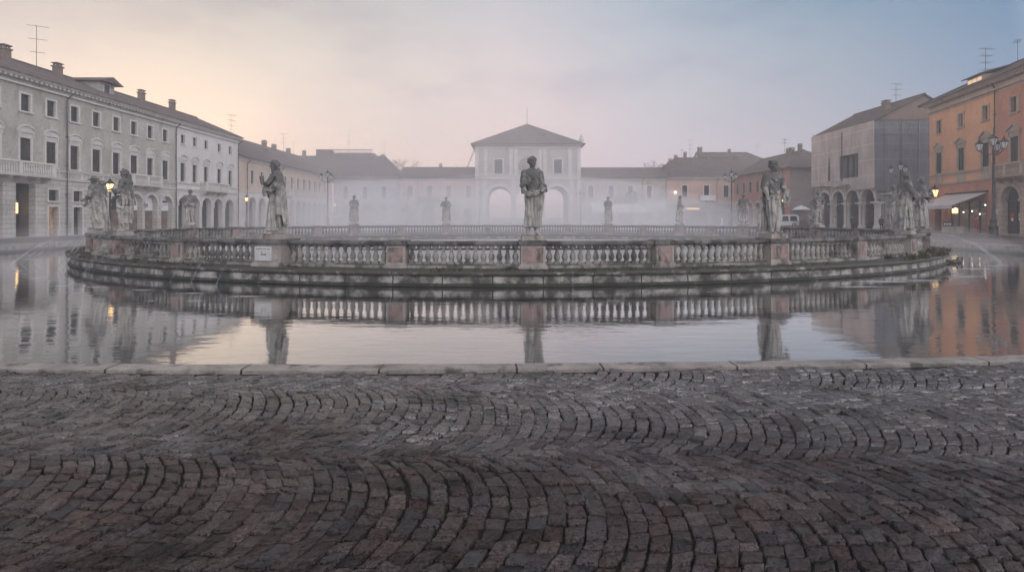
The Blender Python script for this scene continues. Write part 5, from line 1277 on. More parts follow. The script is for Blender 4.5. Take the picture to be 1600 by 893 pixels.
roof(b7, 14.8, 33.3, 0, 10, 10.35, 12.6, W['tiles'], .5)
b8 = thing('house', 'faded pink house with a white balcony and lit shop fascia in the far right corner', 'building', (0, YF, 0), 0)
xs = [37.1, 41.8, 46.0]
wall(b8, 'upper_wall', 33.3, 49.5, 4.3, 10.0, [('rect', x, 5.9, 1.1, 2.5) for x in xs], W['pinkish']); wall(b8, 'ground_floor_wall', 33.3, 49.5, -.3, 4.3, [('rect', 39.0, .02, 5.6, 2.8), ('rect', 45.5, .02, 5.0, 2.8)], W['soot'], th=.5); shell(b8, 33.3, 49.5, 12, 10.0, W['pinkish']); room(b8, 33.6, 49.2, .5, 4.3, -.02, 4.1, W['dark'], 'shop_room')
for x in xs: window(b8, x, 5.9, 1.1, 2.5, W['trim'], 'plain', 'pane', .2)
bl = balcony(b8, 40.2, 43.4, 5.3, W['white'], .8, .95, solid=True); q = MB(); q.box(36.3, 40.2, -.35, .0, 3.0, 3.75); fs_ = q.build('shop_fascia', W['pale_shutter'], b8); q = MB(); q.box(37.3, 40.1, -.39, -.352, 3.3, 3.5); q.build('lit_strip', W['lamp_lit'], fs_)
q = MB(); q.ball((34.9, -.6, 6.9), .26, 10, 8); lm = q.build('wall_lamp', W['bulb_white'], b8); q = MB(); q.cyl((34.9, .05, 7.4), (34.9, -.6, 7.4), .04, .04, 6); q.lathe([(.28, 7.12), (.1, 7.35), (.03, 7.5)], (34.9, -.6, 0), 8); q.build('lamp_bracket', W['metal'], lm)
cornice(b8, 33.4, 49.5, 10.1, W['trim'], .5, .5, h=.5); pipe(b8, 44.0, 0, 9.9)
rf = roof(b8, 31.5, 52, .05, 14, 10.4, 15.2, W['tiles'], .48, hl=6.0, ry=8)
for x, y, h in ((34.2, 5.0, 1.0), (36.0, 6.6, 1.0), (37.6, 7.6, .9), (39.8, 7.8, 1.5), (45.2, 7.8, 1.2), (35.3, 5.4, .7)): chimney(rf, x, y, min(15.2, 10.1 + y * .64) - .35 if x > 38 else min(10.1 + (x - 31.5) * .85, 10.1 + y * .64) - .35, h, .62, .5)
b9 = thing('house', 'tall grey-roofed house with small attic windows rising behind the pink corner house', 'building', (0, 126, 0), 0)
wall(b9, 'front_wall', 47.6, 66, -.3, 14.2, [('rect', x, 12.2, 1.2, 1.5) for x in (51.5, 55.5, 60.0)], W['cream']); shell(b9, 47.6, 66, 12, 14.2, W['cream'])
for x in (51.5, 55.5, 60.0): window(b9, x, 12.2, 1.2, 1.5, W['trim'], 'plain', 'pane', .2)
rf = roof(b9, 47.6, 66, 0, 12, 14.3, 18.2, W['tiles'], .5, hr=5.5, wallmat=W['cream']); chimney(rf, 48.4, 6, 17.6, 1.7, 1.0, .8); chimney(rf, 56, 6, 18, .8, .6, .5)
# ============ right side: salmon house (local x runs towards the camera)
b10 = thing('house', 'salmon-coloured arcaded house with a bare brick end wall', 'building', (45.0, 104.0, 0), -PI / 2)
def RX(d): return 104.0 - d
c10 = [85.4, 88.3, 91.0, 93.8, 96.6, 99.4, 102.2]
wall(b10, 'upper_wall', 0, 21, 5.0, 9.9, [('rect', RX(d), 6.2, .95, 2.0) for d in c10], W['salmon']); wall(b10, 'ground_floor_wall', 0, 21, -.3, 5.0, [('arch', RX(d), .02, 1.8, 4.3) for d in c10], W['salmon'], th=.6); room(b10, .3, 20.7, .6, 4.3, -.02, 4.8, W['soot'])
for d in c10: window(b10, RX(d), 6.2, .95, 2.0, W['warm_trim'], 'plain', 'shut', .12); arch_trim(b10, RX(d), .02, 1.8, 4.3, W['trim'], t=.25)
shell(b10, 0, 21, 11, 9.9, W['brick_end']); cornice(b10, 0, 21, 10.0, W['warm_trim'], .45, .5, h=.4); pipe(b10, 12.5, 0, 9.8); pipe(b10, 19.0, 0, 9.8)
rf = roof(b10, 0, 21, 0, 11, 10.0, 13.2, W['tiles'], .6, hr=5.5, ry=5.5, wallmat=W['salmon']); chimney(rf, 12, 5.0, 12.7, 1.0, 1.6, .7); chimney(rf, 14.4, 5.4, 12.9, 1.2, .6, .5)
q = MB(); q.ball((20.2, -.7, 4.3), .18, 10, 8); lm = q.build('wall_lamp', W['lamp_lit'], b10); q = MB(); q.cyl((20.2, .05, 4.75), (20.2, -.7, 4.75), .04, .04, 6); q.lathe([(.22, 4.45), (.08, 4.6), (.02, 4.8)], (20.2, -.7, 0), 8); q.build('lamp_bracket', W['metal'], lm)
# ============ netted building
b11 = thing('palazzo', 'arcaded palazzo wrapped in pale scaffold netting under repair', 'building', (45.4, 76.4, 0), -PI / 2)
def SX(d): return 76.4 - d
LN = 12.6; arc = [(74.3, 2.35), (71.3, 2.4), (68.3, 2.4), (65.35, 2.35)]
wall(b11, 'ground_floor_wall', 0, LN, -.3, 5.9, [('arch', SX(d), .02, w, 5.15) for d, w in arc], W['warm_ashlar'], th=.6); wall(b11, 'upper_wall', 0, LN, 5.9, 13.7, [('rect', SX(d), 6.9, 1.0, 2.9) for d in (67.0, 68.2, 69.4)] + [('rect', SX(72.4), 6.9, .6, 2.9)], W['soot'], th=.4)
for d in (67.0, 68.2, 69.4, 72.4): pane(b11, SX(d), 6.9, 1.0 if d < 72 else .6, 2.9, W['dark'], .35, False)
b = MB(); b.add([(LN, 0, 5.9), (LN, 9.0, 5.9), (LN, 9.0, 13.7), (LN, 0, 13.7), (0, 0, -.3), (0, 9, -.3), (0, 9, 13.7), (0, 0, 13.7), (LN, 9, -.3)], [(0, 1, 2, 3), (4, 7, 6, 5), (5, 6, 2, 8)]); b.build('outer_walls', W['soot'], b11, fix=False)
q = MB(); q.add([(LN, .0, 3.3), (LN, 1.2, 5.0), (LN, 3.0, 5.9), (LN, 0, 5.9)], [(0, 1, 2, 3)]); q.add([(LN, 5.0, -.2), (LN, 9.0, -.2), (LN, 9.0, 5.9), (LN, 6.2, 5.9), (LN, 5.3, 5.0), (LN, 5, 3.3)], [(0, 1, 2, 3, 4, 5)]); q.build('end_arch', W['soot'], b11, fix=False)
room(b11, .2, LN - .1, .6, 8.8, -.02, 5.6, W['soot'], 'portico')
for d in (72.8, 69.8, 66.85, 64.0):
    q = MB(); q.lathe([(.52, 0), (.52, .35), (.42, .5), (.38, .6), (.34, 3.0), (.40, 3.1), (.52, 3.3)], (SX(d), .3, 0), 14); q.box(SX(d) - .55, SX(d) + .55, -.27, .87, 3.3, 3.5); q.build('column', W['trim'], b11, True)
for d, w in arc: arch_trim(b11, SX(d), .02, w, 5.15, W['trim'], t=.28, cap=False)
def netting(name, poly_holes, outer, frame, mat):
    loops = [[Vector((*p, 0)) for p in outer]] + [[Vector((*p, 0)) for p in h] for h in poly_holes]
    flat = [v for l in loops for v in l]; tr = tessellate_polygon(loops); mb = MB(); mb.add([frame(v.x, v.y) for v in flat], [])
    for t3 in tr: mb.f.append(t3); mb.mi.append(0)
    me = mb.mesh(name, mat); bm = bmesh.new(); bm.from_mesh(me)
    for _ in range(4): bmesh.ops.triangulate(bm, faces=bm.faces); bmesh.ops.subdivide_edges(bm, edges=[e for e in bm.edges if e.calc_length() > .55], cuts=1)
    bmesh.ops.triangulate(bm, faces=bm.faces); bm.to_mesh(me); bm.free(); return link(name, me, b11)
hol = [rect_poly(SX(68.2), 6.8, 3.7, 3.1), [(SX(72.7), 6.7), (SX(72.1), 6.7), (SX(72.15), 8.6), (SX(72.4), 10.2), (SX(72.65), 8.6)]]
nn = netting('netting', hol, [(-.35, 6.1), (3.0, 6.0), (5.5, 5.75), (8.2, 5.95), (9.2, 5.2), (11.0, 5.1), (LN + .45, 5.2), (LN + .45, 13.55), (-.35, 13.55)], lambda x, z: (x, -.55 + .05 * noise.noise(Vector((x * 1.3, z * .7, 2))), z), W['net'])
n2 = netting('end_netting', [], [(-.55, 4.9), (9.5, 4.7), (9.5, 13.1), (-.55, 13.4)], lambda y, z: (LN + .45 + .06 * noise.noise(Vector((y * 1.1, z * .6, 8))), y, z), W['net_shade'])
q = MB()
for d in np.arange(0, LN + .3, 1.9): q.cyl((d, -.42, 0), (d, -.42, 13.9), .03, n=6)
for y in np.arange(.6, 9.4, 2.1): q.cyl((LN + .56, y, 0), (LN + .56, y, 13.8), .035, n=6)
for z in (7.9, 9.85, 11.8, 13.4): q.cyl((0, -.42, z), (LN, -.42, z), .025, n=6); q.cyl((LN + .56, 0, z), (LN + .56, 9.2, z), .025, n=6)
q.build('scaffold_poles', W['zinc'], b11)
q = MB(); q.cyl((SX(69.55), -.60, 6.5), (SX(69.55), -.60, 13.0), .05, n=6); q.build('drain_pole', W['ink'], b11)
rf = roof(b11, -.2, LN, 0, 11.4, 13.8, 16.9, W['dark_tiles'], .5, ry=5.9, wallmat=W['brick']); chimney(rf, SX(66.8), 3.4, 15.2, 1.3, .7, .7)
for d, z, m in ((66.0, 2.45, 'red_cloth'),): q = MB(); q.box(SX(66.5), SX(64.3), 5.2, 6.2, 2.35, 2.75); q.build('shop_awning', W[m], b11)
q = MB(); q.ball((SX(71.8), 5.5, 2.5), .11, 8, 6); q.ball((SX(70.9), 6.5, 2.2), .08, 8, 6); q.build('lit_globe', W['bulb_white'], b11)
q = MB(); q.box(SX(68.9), SX(68.6), 3.4, 3.5, 1.6, 3.2); q.build('hanging_banner', W['white'], b11)
# ============ orange palazzo
P1, ang = Vector((47.3, 58.0, 0)), math.atan2(-14.3, -3.6)
b12 = thing('palazzo', 'orange and terracotta palazzo with triangular pediments, a cafe awning and an arched door', 'building', P1, ang)
c12 = [1.9, 5.9, 9.75, 13.6, 17.4, 21.2]
def owall(x0, x1, mat, nm): 
    cs = [x for x in c12 if x0 < x < x1]
    wall(b12, nm, x0, x1, 5.1, 13.3, [('rect', x, 10.75, .85, 1.4) for x in cs] + [('rect', x, 6.35, 1.05, 2.3) for x in cs], mat)
owall(0, 11.4, W['orange'], 'orange_wall'); owall(11.4, 24, W['terracotta'], 'terracotta_wall')
wall(b12, 'shop_wall', 0, 10.7, -.3, 5.1, [('rect', 6.8, .02, 6.3, 3.15), ('rect', 1.7, .02, 1.3, 2.7)], W['terracotta'], th=.4); wall(b12, 'ground_floor_wall', 10.7, 24, -.3, 5.1, [('arch', 13.1, .02, 2.3, 4.3), ('arch', 18.5, .02, 2.3, 4.3)], W['warm_ashlar'], th=.6)
shell(b12, 0, 24, 6.4, 13.3, W['terracotta'])
for k, x in enumerate(c12):
    window(b12, x, 10.75, .85, 1.4, W['warm_trim'], 'plain', 'pane' if k == 0 else 'half', .15); window(b12, x, 6.35, 1.05, 2.3, W['warm_trim'], 'tri', 'shut', .15, sh=W['brown_shutter'] if k == 3 else W['shutter'])
cornice(b12, 0, 24, 14.2, W['warm_trim'], .75, .38, h=.95); band(b12, 0, 24, 6.0, W['warm_trim'], .16, .09); band(b12, 0, 10.7, 5.05, W['warm_trim'], .10, .06, name='lower_course')
for x in c12:
    if x < 11: q = MB(); q.box(x - .7, x + .7, -.05, .04, 5.25, 6.0); q.build('window_apron', W['warm_trim'], b12)
q = MB(); q.box(0, 24, -.03, .04, 13.0, 13.3); q.box(-.01, 24, .0, .1, 13.3, 14.2); q.build('frieze', W['warm_trim'], b12)
pipe(b12, 11.2, 0, 13.9, W['brown_shutter']); balcony(b12, 11.9, 16.0, 5.25, W['warm_trim'], .95, 1.05)
rf = roof(b12, -.15, 24, -.2, 6.6, 14.62, 16.4, W['dark_tiles'], .62, hl=8.0, ry=3.2)
q = MB(); q.box(5.9, 8.3, .55, 3.0, 14.3, 15.55); dm = q.build('dormer', W['warm_trim'], rf); q = MB(); q.add([(5.5, .2, 15.5), (8.7, .2, 15.5), (8.7, 3.2, 16.3), (5.5, 3.2, 16.3), (5.5, .2, 15.6), (8.7, .2, 15.6), (8.7, 3.2, 16.4), (5.5, 3.2, 16.4)], [(4, 5, 6, 7), (3, 2, 1, 0), (0, 1, 5, 4), (1, 2, 6, 5), (2, 3, 7, 6), (3, 0, 4, 7)]); q.build('dormer_roof', W['dark_tiles'], dm)
q = MB(); [q.box(6.05 + .75 * k, 6.65 + .75 * k, .50, .546, 14.8, 15.35) for k in range(3)]; q.build('dormer_panes', W['lit_pane'], dm)
chimney(rf, 13.5, 3.2, 16.4, 1.4, .8, .7)
# cafe front
q = MB(); q.box(3.6, 10.0, .32, .40, 0, 3.2); cf = q.build('cafe_front', W['shop_dim'], b12); q = MB()
for x in (3.75, 5.0, 6.7, 8.4, 9.85): q.box(x - .06, x + .06, .22, .318, 0, 3.2)
q.box(3.6, 10, .22, .318, 2.5, 2.6); q.build('cafe_frames', W['metal'], cf); q = MB()
for x, z in ((4.2, 2.35), (4.6, 2.5), (6.0, 2.1), (7.4, 2.2), (8.6, 1.9), (9.4, 2.75)): q.ball((x, .15, z), .055, 8, 6)
q.build('cafe_bulbs', W['bulb_white'], cf); q = MB(); q.box(3.7, 4.9, .25, .31, 2.0, 2.55); q.build('lit_sign', W['lamp_lit'], cf)
q = MB(); A = [(3.3, -.03, 3.95), (10.0, -.03, 3.95), (9.7, -2.7, 2.75), (2.9, -2.7, 2.75)]; q.add(A + [(x, y, z - .04) for x, y, z in A] + [(9.7, -2.72, 2.42), (2.9, -2.72, 2.42)], [(0, 1, 2, 3), (4, 7, 6, 5), (3, 2, 8, 9), (0, 3, 7, 4), (1, 5, 6, 2)]); aw = q.build('awning', W['awning'], b12, fix=False)
q = MB(); q.box(3.2, 10.1, -.14, .03, 3.96, 4.12); [q.cyl((x, -.05, 3.3), (x, -2.65, 2.74), .03, n=6) for x in (3.4, 9.6)]; q.build('awning_case', W['brown_shutter'], aw)
# arched door
at_ = arch_trim(b12, 13.1, .02, 2.3, 4.3, W['warm_trim'], t=.3, pr=.07)
q = MB(); q.box(11.95, 14.25, .50, .56, 0, 4.3); dr = q.build('door', W['shutter'], b12); q = MB()
for x in (12.0, 13.05, 14.1): q.box(x, x + .1, .44, .498, 0, 3.0)
q.box(11.95, 14.25, .42, .498, 3.0, 3.15); q.box(12.1, 14.1, .45, .498, 1.0, 1.1); q.build('door_frame', W['metal'], dr); q = MB()
q.box(12.35, 12.8, .43, .44, 1.55, 2.0); q.build('door_notice', W['red_cloth'], dr); q = MB(); q.box(12.42, 12.72, .43, .44, 1.25, 1.52); q.box(13.4, 13.65, .43, .44, 1.3, 1.55); q.build('door_paper', W['white'], dr); q = MB(); q.box(13.35, 13.75, .43, .44, 1.6, 1.95); q.build('door_poster', W['pale_shutter'], dr)
q = MB(); q.box(11.1, 11.45, -.04, .03, 1.9, 2.3); q.build('wall_plate', W['white'], b12)
q = MB(); q.box(11.0, 14.3 + .7, -.35, .0, -.03, .14); q.build('door_step', W['warm_trim'], b12)
# ------------------------------------------------------------------ street lamps, aerials, trees, cars, people, cafe things
def lantern(parent, c, s=1.0, lit=False, name='lantern'):
    c = Vector(c); b = MB()
    b.lathe([(.05 * s, -.06 * s), (.12 * s, .0), (.13 * s, .03 * s)], c, 6); b.lathe([(.30 * s, .56 * s), (.32 * s, .60 * s), (.18 * s, .76 * s), (.10 * s, .80 * s), (.11 * s, .88 * s), (.03 * s, .95 * s), (.025 * s, 1.08 * s), (.0, 1.12 * s)], c, 6)
    for k in range(6):
        a = 2 * PI * k / 6; b.cyl(c + Vector((.13 * s * math.cos(a), .13 * s * math.sin(a), 0)), c + Vector((.28 * s * math.cos(a), .28 * s * math.sin(a), .58 * s)), .018 * s, n=4)
    o = b.build(name, W['metal'], parent); g = MB(); g.lathe([(.115 * s, .02 * s), (.26 * s, .56 * s)], c, 6); g.build('lamp_glass', W['lamp_lit'] if lit else W['lamp_glass'], o); return o
def scroll(b, p0, p1, r=.03):
    p0, p1 = Vector(p0), Vector(p1); pts = []
    for k in range(11):
        u = k / 10; p = p0.lerp(p1, u); p.z += -.28 * math.sin(PI * u) * (1 - .4 * u); pts.append(p)
    b.tube(pts, r, 6); q = p0.lerp(p1, .45)
    b.tube([q + Vector((0, 0, -.2)) + (p1 - p0).normalized() * (.12 * math.cos(a)) + Vector((0, 0, .12 * math.sin(a))) for a in np.linspace(0, 5, 10)], r * .6, 5)
def post_body(b, h):
    b.lathe([(.40, 0), (.40, .14), (.32, .2), (.30, .75), (.36, .82), (.22, .95), (.20, 1.25), (.25, 1.32), (.14, 1.5), (.105, 2.2), (.125, 2.26), (.10, 2.35), (.065, h - 1.3), (.10, h - 1.24), (.07, h - 1.1), (.05, h - .6)], (0, 0, 0), 10)
def lamp3(loc, h, label, rz=0.0, group='three-armed street lamps', lit=False):
    r = thing('street_lamp', label, 'street lamp', loc, rz, group); b = MB(); post_body(b, h); po = b.build('post', W['metal'], r, True)
    b = MB(); tips = []
    for k in range(3):
        a = 2 * PI * k / 3 + .35; tip = Vector((.85 * math.cos(a), .85 * math.sin(a), h - 1.12)); tips.append(tip); scroll(b, (.05 * math.cos(a), .05 * math.sin(a), h - 1.35), tip)
    b.build('bracket', W['metal'], r)
    for t_ in tips: lantern(r, t_, .92, lit)
    lantern(r, (0, 0, h - .78), .98, lit); b = MB(); b.cyl((0, 0, h + .25), (0, 0, h + .75), .025, .008, 6); b.build('finial', W['metal'], r); return r
def lamp1(loc, h, label, lit=True):
    r = thing('lamp_post', label, 'street lamp', loc, 0, 'single-lantern lamp posts'); b = MB(); b.lathe([(.22, 0), (.22, .1), (.15, .2), (.14, .7), (.17, .75), (.08, .9), (.05, h - 1.1), (.08, h - 1.05), (.05, h - .9)], (0, 0, 0), 10); b.cyl((-.3, 0, h - 1.2), (.3, 0, h - 1.2), .025, n=6); b.build('post', W['metal'], r, True); lantern(r, (0, 0, h - .88), .92, lit); return r
lamp3(at(1552, 40.5), 8.0, 'tall black street lamp with three side lanterns in front of the orange palazzo', .2)
lamp3(at(1407, 57), 7.6, 'black three-armed lamp with pale lanterns before the shade-toned netted end wall', .0)
lamp3(at(1143, 72), 8.0, 'black multi-lantern lamp in front of the salmon house corner', .5)
lamp3(at(512, 71), 7.9, 'dark multi-lantern lamp in the fog in front of the lilac house', .9)
lamp3(at(637, 100), 6.6, 'faint multi-lantern lamp in the fog before the pink arched wing', .3)
lamp3(at(750, 100), 6.6, 'faint street lamp in the fog at the left foot of the gatehouse', .7)
lamp3(at(907, 100), 6.6, 'faint street lamp in the fog at the right foot of the gatehouse', .1)
lamp3(at(988, 98), 6.6, 'faint street lamp in front of the pale awning and dark balcony', .6)
lamp1(at(172, 34.0), 4.15, 'lit warm lantern on a slim post beside the wreathed statue')
lamp1(at(385, 70), 4.6, 'lit warm lantern on a slim post in front of the peach house')
lamp1(at(523, 96), 4.4, 'lit lantern glowing in the fog at the far left corner of the square')
# wall lantern on the orange palazzo
wl = thing('wall_lantern', 'lit yellow lantern on a bracket at the corner of the orange palazzo', 'lantern', tuple((Matrix.Translation(P1) @ Matrix.Rotation(ang, 4, 'Z')) @ Vector((3.05, -.95, 3.75)))); lantern(wl, (0, 0, 0), 1.35, True)
b = MB(); b.tube([(0, 0, -.05), (.05, .05, -.4), (.5, .45, -.35), (.93, -.20, .1)], .03, 6); b.build('bracket', W['metal'], wl)
# TV aerials
def aerial(loc, h, label, els=3, rz=.0):
    r = thing('tv_aerial', label, 'aerial', loc, rz, 'roof aerials'); b = MB(); b.cyl((0, 0, -.4), (0, 0, h), .028, .02, 6); b.build('mast', W['zinc'], r); k = MB()
    for j in range(els):
        z = h * (1 - .24 * j) - .08; l = .95 - .15 * j; k.cyl((-l * .7, 0, z), (l * .9, 0, z), .016, n=5)
        for u in np.linspace(-.6, .85, 6 - j): k.cyl((u * l, -.28 - .05 * j, z), (u * l, .28 + .05 * j, z), .010, n=4)
    k.build('elements', W['zinc'], r)
for px, d, z0, h, l, e, rz in ((57, 47.0, 14.2, 5.0, 'tall television aerial on the grey palazzo roof, between two chimneys', 3, .5), (361, 80, 14.2, 3.4, 'aerial at the far end of the pale cream palazzo roof', 3, 1.1), (443, 98, 14.0, 3.6, 'aerial with short crossbars on the peach house roof ridge', 3, .2), (459, 102, 14.0, 2.6, 'small aerial beside the taller one on the peach house ridge', 1, .6), (545, 117, 16.0, 5.4, 'aerial standing on the roof terrace of the lilac house', 3, .1), (601, 116, 15.3, 3.2, 'thin aerial by the chimney at the right end of the lilac house roof', 2, .4),
                           (1078, 117, 15.0, 4.2, 'tall aerial among the chimneys of the pink corner house', 4, .2), (1065, 117, 15.0, 2.0, 'short aerial left of the taller one on the pink corner house', 1, .8), (1183, 132, 18.0, 2.6, 'aerial on the ridge of the tall grey-roofed house', 2, .1), (1226, 92, 13.0, 2.6, 'double-barred aerial on the salmon house ridge', 2, .7), (1400, 67.5, 16.2, 3.0, 'aerial with long crossbars on the netted palazzo roof', 3, .1), (1540, 51.2, 15.6, 2.9, 'large ladder-like aerial on the orange palazzo roof', 4, .15), (1590, 49.5, 16.4, 2.3, 'plain mast aerial at the peak of the orange palazzo roof', 1, .9)):
    aerial(at(px, d, z0), h, l, e, rz)
# bare trees beyond the roofs
def tree(loc, h, w, label, seed):
    r = thing('bare_tree', label, 'tree', loc, 0, 'bare winter trees behind the roofs'); rg = random.Random(seed); tr = MB(); cr = MB()
    tr.tube([(0, 0, -.3), (.1, 0, h * .25), (0, .1, h * .45)], [.42, .33, .26], 8); tr.build('trunk', W['bark'], r)
    def grow(p, d, l, rad, k):
        q = p + d * l; m_ = p.lerp(q, .5) + Vector((rg.gauss(0, .06), rg.gauss(0, .06), .02)) * l; cr.tube([p, m_, q], [rad, rad * .8, rad * .6], 4 if k > 1 else 5)
        if k >= 5: return
        for j in range(3 if k < 4 else 4):
            a = Vector((rg.gauss(0, .62), rg.gauss(0, .62), rg.gauss(.15, .35))); grow(m_.lerp(q, rg.uniform(.2, 1)), (d + a).normalized(), l * rg.uniform(.58, .8), rad * .58, k + 1)
    for j in range(5):
        a = 2 * PI * j / 5 + rg.random(); grow(Vector((0, .1, h * (.34 + .03 * j))), Vector((math.cos(a) * w / h, math.sin(a) * w / h, .75)).normalized(), h * .22, .17, 0)
    cr.build('crown', W['bark'], r, fix=False)
tree(at(1012, 135), 17.5, 9, 'bare round-crowned winter tree behind the wing right of the gatehouse', 4); tree(at(627, 134), 17.3, 6, 'bare winter tree showing behind the roof end of the lilac house', 9)
# construction crane boom, far
cr = thing('crane', 'thin crane boom slanting up in the haze left of the gatehouse', 'crane', at(715, 170)); b = MB()
P, Q = Vector((-2, 0, 5)), Vector((6.0, 0, 25.0)); dv = (Q - P)
for o in (Vector((-.25, -.2, .1)), Vector((.25, -.2, -.1)), Vector((0, .25, 0))): b.cyl(P + o, Q + o * .4, .07, .05, 5)
for k in range(26): b.cyl(P + dv * (k / 26) + Vector((-.25, -.2, .1)), P + dv * ((k + 1) / 26) + Vector((.25, -.2, -.1)), .03, n=4)
b.build('boom', W['zinc'], cr); b = MB(); b.box(-4.2, -.6, -1.2, 1.2, .9, 2.6); b.box(-2.6, -1.2, -.8, .8, 2.6, 5.2); b.build('cab', W['pale_shutter'], cr); b = MB()
for x in (-3.7, -2.4, -1.1): [b.cyl((x, s * .9, .5), (x, s * 1.25, .5), .5, n=12) for s in (-1, 1)]
b.build('wheels', W['rubber'], cr)
# cars (side profile lofted across the width)
def car(loc, rz, label, prof, roofz, L, paint, van=False):
    r = thing('van' if van else 'parked_car', label, 'van' if van else 'car', loc, rz); b = MB(); Wd = .88; n = len(prof)
    ws = [(Wd * (.985 if z < .85 else .80 + .18 * (roofz - z) / (roofz - .85))) for x, z in prof]
    vs = []
    for s in (-1, -.88, .88, 1):
        for (x, z), w in zip(prof, ws):
            k = .0 if abs(s) < 1 else .05; vs.append((x * (1 - k * .4), s * w, z - (k if z > .9 else -k * .5)))
    f = []
    for j in range(3):
        for i in range(n): f.append((j * n + i, j * n + (i + 1) % n, (j + 1) * n + (i + 1) % n, (j + 1) * n + i))
    f += [tuple(range(n - 1, -1, -1)), tuple(range(3 * n, 4 * n))]; b.add(vs, f); b.build('body', paint, r)
    for s in (-1, 1):
        g = MB(); ys = s * (Wd * .905 + .02)
        for x0, x1 in (((-1.9, -.75), (-.6, .45), (.6, 1.55)) if van else ((-1.25, -.12), (.0, .95))):
            g.add([(x0, s * (Wd * .955 + .02), .98), (x1, s * (Wd * .955 + .02), .98), (x1 - .12, s * (Wd * .86 + .02), roofz - .16), (x0 + .10, s * (Wd * .86 + .02), roofz - .16)], [(0, 1, 2, 3)])
        g.build('side_glazing', W['glass'], r)
    for x in (-L * .31, L * .31):
        for s in (-1, 1):
            w = MB(); w.cyl((x, s * .70, .33), (x, s * .90, .33), .33, n=18); wh = w.build('wheel', W['rubber'], r); w = MB(); w.cyl((x, s * .89, .33), (x, s * .915, .33), .2, n=12); w.build('rim', W['car_silver'], wh)
    for s in (-1, 1): q = MB(); q.box(L / 2 - .09, L / 2 + .01, s * .62 - .14, s * .62 + .14, .62, .78); q.build('headlight', W['lamp_glass'], r)
    return r
vanp = [(-2.2, .30), (2.2, .30), (2.25, .62), (2.1, .92), (1.55, 1.02), (.95, 1.78), (.6, 1.9), (-2.0, 1.92), (-2.2, 1.75), (-2.25, .8)]
carp = [(-2.0, .28), (2.0, .28), (2.05, .55), (1.9, .80), (1.05, .92), (.35, 1.42), (-.2, 1.48), (-1.2, 1.42), (-1.85, .98), (-2.05, .85)]
car(at(1222, 79), PI, 'white van parked between the salmon house and the netted palazzo', vanp, 1.92, 4.4, W['car_white'], True)
car(at(1052, 96), 0.05, 'pale car parked behind the drapery-wound statue', carp, 1.48, 4.1, W['car_silver'])
car(at(1243, 84), .3, 'pale small car standing just behind the white van', carp, 1.48, 4.1, W['car_white'])
pst = thing('bollard', 'white upright post standing on the far pavement before the pink house', 'post', at(1128, 92)); b = MB(); b.lathe([(.16, 0), (.16, 1.2), (.13, 1.5), (.03, 1.6)], (0, 0, 0), 10); b.build('shaft', W['white'], pst); b = MB(); b.lathe([(.24, -.03), (.24, .1), (.17, .12)], (0, 0, 0), 10); b.build('foot', W['zinc'], pst)
# hedge of potted shrubs and a parasol by the gap
def shrub(loc, rx, ry, h, label, seed, group=None):
    r = thing('shrub', label, 'shrub', loc, 0, group); rg = random.Random(seed); st = MB()
    for k in range(5): a = rg.uniform(0, 6.28); st.tube([(0, 0, -.05), (rx * .3 * math.cos(a), ry * .3 * math.sin(a), h * .4), (rx * .5 * math.cos(a), ry * .5 * math.sin(a), h * .75)], [.05, .035, .02], 5)
    st.build('stem', W['bark'], r); lf = MB()
    for k in range(1100):
        a = rg.uniform(0, 2 * PI); e = rg.uniform(-1, 1); q = rg.random() ** .33; q *= .8 + .35 * noise.noise(Vector((math.cos(a) * 2, math.sin(a) * 2, e * 2 + seed)))
        p = Vector((rx * q * math.cos(a) * math.sqrt(1 - e * e), ry * q * math.sin(a) * math.sqrt(1 - e * e), h * .5 + h * .5 * q * e)); u = Vector((rg.gauss(0, 1), rg.gauss(0, 1), rg.gauss(0, 1))).normalized() * .11; v = u.orthogonal().normalized() * .06
        lf.add([p - u, p + v, p + u, p - v], [(0, 1, 2, 3)])
    lf.build('foliage', W['leaf'], r, fix=False)
shrub(at(1238, 86), 2.0, 1.2, 3.0, 'dark bushy shrub at the foot of the brick end wall, left one', 1, 'shrubs by the brick end wall'); shrub(at(1257, 85), 2.2, 1.2, 3.3, 'dark bushy shrub in front of the brick end wall, nearest the netted palazzo', 2, 'shrubs by the brick end wall'); shrub(at(1150, 103), 1.2, 1.0, 3.6, 'dark narrow shrub by the salmon house arcade', 3)
pr = thing('parasol', 'white open parasol showing above the dark shrubs', 'parasol', at(1252, 82)); b = MB(); b.lathe([(1.35, 2.75), (1.3, 2.85), (.7, 3.2), (.04, 3.45), (.03, 3.6)], (0, 0, 0), 8); b.build('canopy', W['white'], pr); b = MB(); b.cyl((0, 0, 0), (0, 0, 3.3), .03, n=8); b.lathe([(.3, -.02), (.3, .08), (.05, .12)], (0, 0, 0), 10); b.build('pole', W['zinc'], pr)
fe = thing('fence', 'low iron fence along the kerb before the shrubs and netted palazzo', 'fence', at(1262, 77)); b = MB()
for k in range(30): b.box(-2.2 + k * .15, -2.17 + k * .15, -.015, .015, 0, 1.1)
b.box(-2.2, 2.2, -.02, .02, 1.05, 1.1); b.box(-2.2, 2.2, -.02, .02, .15, .2); b.build('bars', W['metal'], fe)
